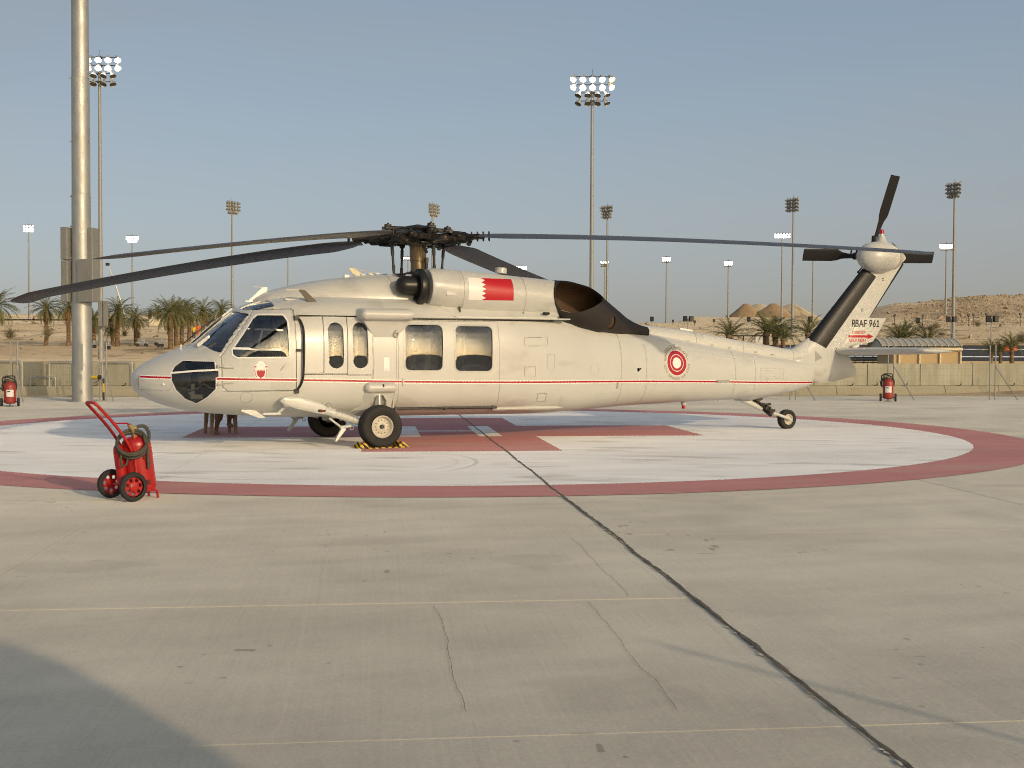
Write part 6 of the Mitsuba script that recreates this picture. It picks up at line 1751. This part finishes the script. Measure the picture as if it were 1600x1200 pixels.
qb_('gas_cartridge', lathe([(0, .16), (.04, .165), (.052, .20), (.052, .52), (.045, .56), (.02, .59), (0, .59)], (-.045, .02, 0), (0, 0, 1), 20).apply_transform(TL), M_EXT)
qb_('frame', cat(tube([[.02, -.12, .20], [.0, -.12, .50]], .014, 8), tube([[.02, .12, .20], [.0, .12, .50]], .014, 8), bx([.01, 0, .21], [.02, .26, .035]), bx([.0, 0, .36], [.02, .26, .03])), M_EXT)
qb_('foot', cat(tube([[.06, -.09, .10], [.22, -.09, .085], [.255, -.09, .075], [.27, -.09, 0.004]], .013, 8), tube([[.06, .09, .10], [.22, .09, .085], [.255, .09, .075], [.27, .09, 0.004]], .013, 8), cyl([.245, -.09, .08], [.245, .09, .08], .012)), M_EXT)
hdl = spline([[.09, -.095, .40], [.02, -.095, .56], [-.30, -.095, .95], [-.33, -.085, .978], [-.335, 0, .985], [-.33, .085, .978], [-.30, .095, .95], [.02, .095, .56], [.09, .095, .40]], 60)
q_('handle', tube(hdl, .0155, 10), M_EXT, smooth=40)
coil = []
rr = np.random.default_rng(3)
t = np.linspace(0, 2 * np.pi * 4.6, 230)
cx_, cz_ = -.015, .565
wobx = 0.010 * np.sin(t * .37 + 1)
rad = .142 + .010 * np.sin(t * .29) + .006 * np.sin(t * 1.7)
axd = np.array([-.40, -.70, .59]); axd /= np.linalg.norm(axd)
e1 = np.cross(axd, [0, 0, 1.0]); e1 /= np.linalg.norm(e1); e2 = np.cross(axd, e1)
lay = (np.floor(t / (2 * np.pi)) % 5) * .020 - .04
coilp = np.array([cx_, -.085, cz_]) + np.outer(rad * np.cos(t), e1) + np.outer(rad * np.sin(t), e2) + np.outer(lay + wobx, axd)
qb_('hose_coil', tube(coilp, .0145, 8), M_HOSE, smooth=50)
qb_('hose_end', tube(spline([coilp[-1], [.08, -.17, .60], [.10, -.18, .55], [.11, -.18, .48], [.11, -.175, .38]], 24), .0145, 8), M_HOSE)
qb_('nozzle', cat(cyl([.12, -.17, .38], [.12, -.17, .31], .019, .015), cyl([.12, -.17, .40], [.12, -.17, .375], .021)), M_HOSE)
qb_('hose_loop', tube(spline([[-.12, -.10, .49], [-.15, -.11, .40], [-.13, -.11, .345], [-.09, -.11, .36], [-.07, -.10, .46]], 20), .011, 8), M_HOSE)
qb_('hose_neck', tube(spline([[.06, -.04, .722], [.12, -.04, .735], [.165, -.05, .715], [.175, -.08, .66], [.15, -.12, .60], [.10, -.16, .56]], 30), .0175, 10), M_HOSE, smooth=50)
qb_('valve', cat(cyl([.05, -.02, .62], [.02, -.035, .71], .018), cyl([.015, -.035, .70], [-.02, -.04, .755], .022), bx([.0, -.038, .735], [.05, .04, .035], bevel=.008), cyl([.01, -.04, .715], [.075, -.04, .724], .013), bx([.045, -.04, .72], [.03, .03, .03], bevel=.004)), M_BRASS)
qb_('lever', tube([[-.20, -.11, .775], [-.14, -.08, .772], [-.05, -.05, .768], [-.02, -.04, .755]], .008, 6), M_EXT)
qb_('decal', lathe([(.1452, .24), (.1452, .43)], (0.145, 0, 0), (0, 0, 1), 48).slice_plane([0.16, 0, 0], [1, 0, 0]).slice_plane([0, .10, 0], [0, 1, 0]).apply_transform(TL), M_LABEL)


# the two dustier extinguishers that stand by the fence, seen from the front
def fence_extinguisher(x, y, rz, label, s=1.0, hoseout=False):
    A = T().translate([x, y, 0]).rotate([0, 0, 1], rz).scale(s)
    key = thing('fire_extinguisher', label, 'fire extinguisher')
    p = lambda name, m_, mt, parent=None, **kw: put(name, m_, mt, parent or key, tw=A, **kw)
    b = p('bottle', lathe([(0, .07), (.10, .072), (.145, .10), (.158, .15), (.158, .235), (.152, .24), (.152, .46), (.160, .465), (.160, .475), (.158, .50), (.156, .56), (.135, .62), (.09, .655), (.04, .67), (.035, .70), (0, .70)], (0, 0, 0), (0, 0, 1), 40), M_EXT2, smooth=40)
    lab = lathe([(.1545, .265), (.1545, .455)], (0, 0, 0), (0, 0, 1), 64)
    c = lab.triangles_center
    ang = np.degrees(np.arctan2(c[:, 0], -c[:, 1]))
    lab.update_faces((ang > -34) & (ang < 40))
    p('paper_label', lab, M_LABEL, b)
    lab2 = lathe([(.1555, .398), (.1555, .425)], (0, 0, 0), (0, 0, 1), 64)
    c = lab2.triangles_center
    ang = np.degrees(np.arctan2(c[:, 0], -c[:, 1]))
    lab2.update_faces((ang > -26) & (ang < 6))
    p('label_heading', lab2, M_CHAR, b)
    for s_ in (-1, 1):
        w = p('wheel', lathe([(0, -.03), (.07, -.03), (.07, .03), (0, .03)], (s_ * .215, .04, .118), (1, 0, 0), 20), M_STEEL)
        p('tyre', lathe([(.065, -.032), (.10, -.034), (.118, -.02), (.118, .02), (.10, .034), (.065, .032), (.065, -.032)], (s_ * .215, .04, .118), (1, 0, 0), 32), M_TYRE, w)
    p('axle', cyl([-.24, .04, .118], [.24, .04, .118], .015), M_DARK)
    p('foot', cat(cyl([0, -.10, .08], [0, -.13, .004], .014), bx([0, -.12, .012], [.20, .03, .02])), M_DARK)
    p('handle', tube(spline([[-.13, .10, .30], [-.13, .13, .60], [-.12, .15, .80], [-.10, .15, .825], [.10, .15, .825], [.12, .15, .80], [.13, .13, .60], [.13, .10, .30]], 50), .017, 8), M_RUBBER)
    p('hose', cat(tube(spline([[.0, .0, .70], [-.06, -.03, .73], [-.13, -.02, .70], [-.18, .0, .60], [-.19, .05, .50], [-.17, .08, .42]], 30), .020, 8),
                  tube(spline([[-.18, .06, .55], [-.19, .06, .75], [-.12, .06, .80], [.02, .06, .77], [.14, .06, .69], [.175, .06, .58], [.16, .05, .45]], 36), .020, 8),
                  tube(spline([[-.14, .02, .60], [-.08, -.02, .68], [.05, -.02, .69], [.14, .0, .63], [.17, .02, .55]], 24), .018, 8)), M_RUBBER)
    p('gauge', cat(cyl([0, -.02, .70], [0, -.05, .735], .035, n=14), cyl([0, 0, .68], [0, 0, .75], .02)), M_BRASS)
    if hoseout:
        p('discharge_horn', cat(cyl([-.17, .05, .49], [-.42, -.02, .485], .025, .03), cyl([-.19, .03, .60], [-.175, .03, .42], .03)), M_RUBBER)
    else:
        p('discharge_horn', cat(cyl([-.19, .03, .46], [-.24, .02, .63], .03, .014)), M_RUBBER)


fence_extinguisher(-13.15, 33.3, 20, 'dusty red fire extinguisher on wheels at the left edge', 0.96, True)
fence_extinguisher(11.30, 38.2, -16, 'dusty red fire extinguisher on wheels before the fence at the right', 1.0)

# ------------------------------------------------------------------ chair and the person sitting behind the nose
ch = thing('plastic_chair', 'brown plastic chair standing on the red cross behind the helicopter nose', 'chair')
CH = T().translate([-5.20, 22.68, 0]).rotate([0, 0, 1], -62)        # faces its +x


def leg(x, y, sx_, sy_):
    return trimesh.convex.convex_hull(np.array([[x + sx_ * .05 + a_ * .022, y + sy_ * .05 + b_ * .022, 0.002] for a_ in (-1, 1) for b_ in (-1, 1)] + [[x + a_ * .038, y + b_ * .038, .42] for a_ in (-1, 1) for b_ in (-1, 1)]))


for sx_ in (-1, 1):
    for sy_ in (-1, 1):
        put('leg', leg(sx_ * .19, sy_ * .20, sx_ * .4, sy_ * .4), M_CHAIR, ch, tw=CH, smooth=False)
put('seat', hull(*[(sx_ * .19, sy_ * .20, .43, .025) for sx_ in (-1, 1) for sy_ in (-1, 1)]), M_CHAIR, ch, tw=CH)
put('backrest', cat(*[tri(m3d.Manifold.hull(man(bx([-.21, y_, .45], [.02, .05, .03])) + man(bx([-.29, y_ * 1.05, .84], [.02, .05, .03])))) for y_ in (-.19, -.095, 0, .095, .19)], bx([-.295, 0, .85], [.03, .46, .07], bevel=.01)), M_CHAIR, ch, tw=CH, smooth=False)
put('armrest', cat(*[tube(spline([[-.24, s_ * .235, .66], [.05, s_ * .25, .65], [.19, s_ * .235, .62], [.20, s_ * .215, .42]], 16), .02, 8) for s_ in (-1, 1)]), M_CHAIR, ch, tw=CH)


def figure(chains, edge=0.02, iters=10):
    """Chains of (x, y, z, r): the hulls of neighbours, joined and smoothed into one surface."""
    unit = trimesh.creation.icosphere(subdivisions=2).vertices
    ms = []
    for c in chains:
        for a_, b_ in zip(c[:-1], c[1:]):
            ms.append(man(trimesh.convex.convex_hull(np.vstack([unit * a_[3] + a_[:3], unit * b_[3] + b_[:3]]))))
    M = m3d.Manifold.batch_boolean(ms, m3d.OpType.Add).refine_to_length(edge)
    m = tri(M)
    trimesh.smoothing.filter_taubin(m, iterations=iters)
    return m


A_ = lambda *r_: [np.array(v_, float) for v_ in r_]
pe = thing('person', 'person in brown clothes sitting on the plastic chair, only a bent leg showing', 'person')
legs, arms_ = [], []
for s_, kx, kz, fx, fz in ((-1, .40, .50, .12, .07), (1, .42, .56, .16, .20)):
    legs.append(A_((0.0, s_ * .09, .54, .095), (kx, s_ * .11, kz, .062), (kx - .10, s_ * .11, kz - .16, .058), (fx + .03, s_ * .11, fz + .07, .036), (fx, s_ * .11, fz - .01, .038)))
    legs.append(A_((fx - .03, s_ * .11, fz - .03, .036), (fx + .08, s_ * .115, fz - .03, .036), (fx + .17, s_ * .12, fz - .045, .026)))
    arms_.append(A_((-.06, s_ * .18, .98, .058), (.02, s_ * .24, .74, .044), (.25, s_ * .17, .66, .034), (.32, s_ * .14, .64, .036)))
    for e in range(4):
        legs and arms_.append(A_((.34, s_ * (.115 + .018 * e), .645, .012), (.385, s_ * (.115 + .018 * e), .635 - .004 * abs(e - 1), .0095), (.415 - .006 * abs(e - 1), s_ * (.115 + .017 * e), .612, .0085)))
    arms_.append(A_((.32, s_ * .112, .645, .014), (.345, s_ * .088, .635, .011), (.37, s_ * .082, .622, .0095)))
torso = A_((-.02, 0, .55, .135), (-.05, 0, .72, .125), (-.06, 0, .90, .135), (-.06, 0, 1.0, .10), (-.05, 0, 1.08, .052), (-.02, 0, 1.14, .05))
head = [A_((-.02, 0, 1.22, .088), (.0, 0, 1.20, .084)), A_((.0, 0, 1.20, .08), (.035, 0, 1.15, .05)), A_((.075, 0, 1.205, .012), (.095, 0, 1.185, .014)), A_((0, .085, 1.20, .018), (-.01, .09, 1.185, .014)), A_((0, -.085, 1.20, .018), (-.01, -.09, 1.185, .014))]
put('body', figure(legs + arms_ + [torso, A_((-.06, -.15, .96, .07), (-.06, .15, .96, .07))] + head, 0.02, 8), M_SKIN, pe, tw=CH)
cl = [A_((-.02, -.06, .55, .145), (-.05, 0, .72, .145), (-.06, 0, .92, .145)), A_((-.06, -.16, .97, .078), (-.06, .16, .97, .078))]
for s_, kx, kz in ((-1, .40, .50), (1, .42, .56)):
    cl.append(A_((0.0, s_ * .09, .54, .115), (kx, s_ * .11, kz, .078), (kx - .12, s_ * .11, kz - .20, .070)))
    cl.append(A_((-.06, s_ * .18, .98, .070), (.02, s_ * .24, .75, .058), (.14, s_ * .21, .70, .050)))
put('clothes', figure(cl, 0.03, 8), M_CLOTHB, pe, tw=CH)
put('hair', hull((-.035, 0, 1.245, .088), (-.055, 0, 1.20, .075), (.01, 0, 1.262, .068)), M_RUBBER, pe, tw=CH)


# people far off on the slope, and one on a quad bike
def far_person(px, y, d, shirt, trousers, label, sit=False):
    x, z = px_to(px, d), 1.51 + (547 - y) / 1987.7 * d
    A = T().translate([x, d, z])
    key = thing('person', label, 'person')
    b = figure([A_((-.09, 0, .88, .10), (-.10, .02, .48, .065), (-.11, 0, .08, .045), (-.11, -.12, .03, .035)), A_((.09, 0, .88, .10), (.11, -.05, .48, .065), (.12, .06, .08, .045), (.12, -.06, .03, .035)), A_((0, 0, .95, .14), (0, 0, 1.2, .14), (0, 0, 1.40, .12), (0, 0, 1.52, .05), (0, 0, 1.56, .05)),
                A_((-.19, 0, 1.38, .06), (-.24, .02, 1.10, .045), (-.22, -.1, .86, .036)), A_((.19, 0, 1.38, .06), (.25, 0, 1.10, .045), (.24, -.08, .86, .036)), A_((0, 0, 1.62, .095), (0, -.02, 1.66, .09))], 0.06, 5)
    put('body', b, M_SKIN, key, tw=A)
    put('shirt', figure([A_((0, 0, .95, .155), (0, 0, 1.2, .155), (0, 0, 1.38, .14)), A_((-.19, 0, 1.38, .075), (-.24, .02, 1.12, .06)), A_((.19, 0, 1.38, .075), (.25, 0, 1.12, .06))], 0.08, 4), shirt, key, tw=A)
    put('trousers', figure([A_((-.09, 0, .90, .115), (-.10, .02, .48, .08), (-.11, 0, .14, .065)), A_((.09, 0, .90, .115), (.11, -.05, .48, .08), (.12, .06, .14, .065))], 0.08, 4), trousers, key, tw=A)
    put('hair', hull((0, .01, 1.68, .095), (0, .03, 1.63, .085)), M_RUBBER, key, tw=A)


far_person(303, 532, 150, M_YELLOW, M_RUBBER, 'tiny person in a yellow vest under the far palms')
far_person(309.7, 530, 150, M_ORANGE, M_ORANGE, 'tiny person in orange under the far palms')
qb = thing('quad_bike', 'small quad bike with a rider on the thin far road', 'quad bike')
QA = T().translate([px_to(53.5, 236), 236, 1.51 + (547 - 510.6) / 1987.7 * 236]).rotate([0, 0, 1], 15)
put('body', cat(hull((-.5, 0, .55, .18), (.5, 0, .6, .16), (.1, 0, .75, .14)), bx([0, 0, .45], [1.3, .5, .2], bevel=.05), tube([[.45, -.3, .95], [.5, 0, .85], [.45, .3, .95]], .03, 5)), M_LABEL, qb, tw=QA)
for sx_ in (-1, 1):
    for sy_ in (-1, 1):
        put('wheel', cyl([sx_ * .55, sy_ * .35, .27], [sx_ * .55, sy_ * .58, .27], .27, n=14), M_RUBBER, qb, tw=QA)
rd_ = thing('person', 'rider in dark clothes sitting on the quad bike', 'person')
put('body', figure([A_((-.15, 0, .95, .15), (-.12, 0, 1.2, .15), (-.05, 0, 1.40, .12), (-.03, 0, 1.52, .05), (0, 0, 1.58, .05)), A_((0, 0, 1.64, .10), (.02, 0, 1.68, .095)), A_((-.1, .12, .92, .1), (.25, .28, .85, .07), (.22, .30, .45, .05), (.34, .31, .40, .04)), A_((-.1, -.12, .92, .1), (.25, -.28, .85, .07), (.22, -.30, .45, .05), (.34, -.31, .40, .04)),
                    A_((-.05, .2, 1.36, .06), (.15, .3, 1.15, .05), (.42, .28, .98, .04)), A_((-.05, -.2, 1.36, .06), (.15, -.3, 1.15, .05), (.42, -.28, .98, .04))], .05, 5), M_CLOTHB, rd_, tw=QA)
put('helmet', ball([0, 0, 1.68], .14, 2), M_RUBBER, rd_, tw=QA)

# ------------------------------------------------------------------ what stands behind the camera and casts the two shadows in the foreground
sdx, sdy = SUN[0] / SUN[2], SUN[1] / SUN[2]      # the way toward the sun per metre of height


def toward_sun(p, dist):
    h_ = math.hypot(SUN[0], SUN[1])
    return np.array([p[0] + SUN[0] / h_ * dist, p[1] + SUN[1] / h_ * dist])


def by_sun(L, W, z=0.0):
    """A point L metres away from the sun and W metres to the right of the line from the camera to the sun."""
    sa, ca = math.sin(SUN_AZ), math.cos(SUN_AZ)
    return [-sa * L + ca * W, ca * L + sa * W, z]


van = thing('parked_van', 'white van with rounded roof parked beside the camera, seen only by its shadow', 'van')
VT = T().translate(by_sun(-0.9 + (6.95 - 2.35 / math.tan(SUN_EL)) * 0 - 1.0, -0.45)).rotate([0, 0, 1], math.degrees(SUN_AZ))
HV = 2.35
vb = hull(*[(sx_ * 2.0, sy_ * 0.75, z_, 0.42) for sx_ in (-1, 1) for sy_ in (-1, 1) for z_ in (0.72, HV - 0.55)] + [(sx_ * 1.55, sy_ * 0.62, HV - 0.42, 0.42) for sx_ in (-1, 1) for sy_ in (-1, 1)])
put('body', vb, M_PAINTW, van, tw=VT, smooth=50)
for sx_ in (-1, 1):
    for sy_ in (-1, 1):
        put('wheel', lathe([(0, -.11), (.2, -.11), (.31, -.08), (.33, 0), (.31, .08), (.2, .11), (0, .11)], (sx_ * 1.45, sy_ * 1.02, .33), (0, 1, 0), 28), M_TYRE, van, tw=VT)
for sx_ in (-0.9, 0.9):
    put('window', bx([sx_, 1.165, HV - 0.75], [1.3, .02, .42], bevel=.008), M_DARK, van, tw=VT, smooth=False)
sgp = thing('sign_post', 'thin steel post behind the camera, seen only by its shadow', 'post')
ST_ = T().translate(by_sun(-1.6, 4.53))
put('post', cyl([0, 0, 0], [0, 0, (4.8 + 1.6) * math.tan(SUN_EL)], .022, n=12), M_STEEL, sgp, tw=ST_)
put('foot', lathe([(0, 0), (.16, 0), (.16, .02), (.03, .04), (0, .04)], (0, 0, 0), (0, 0, 1), 24), M_STEEL, sgp, tw=ST_)
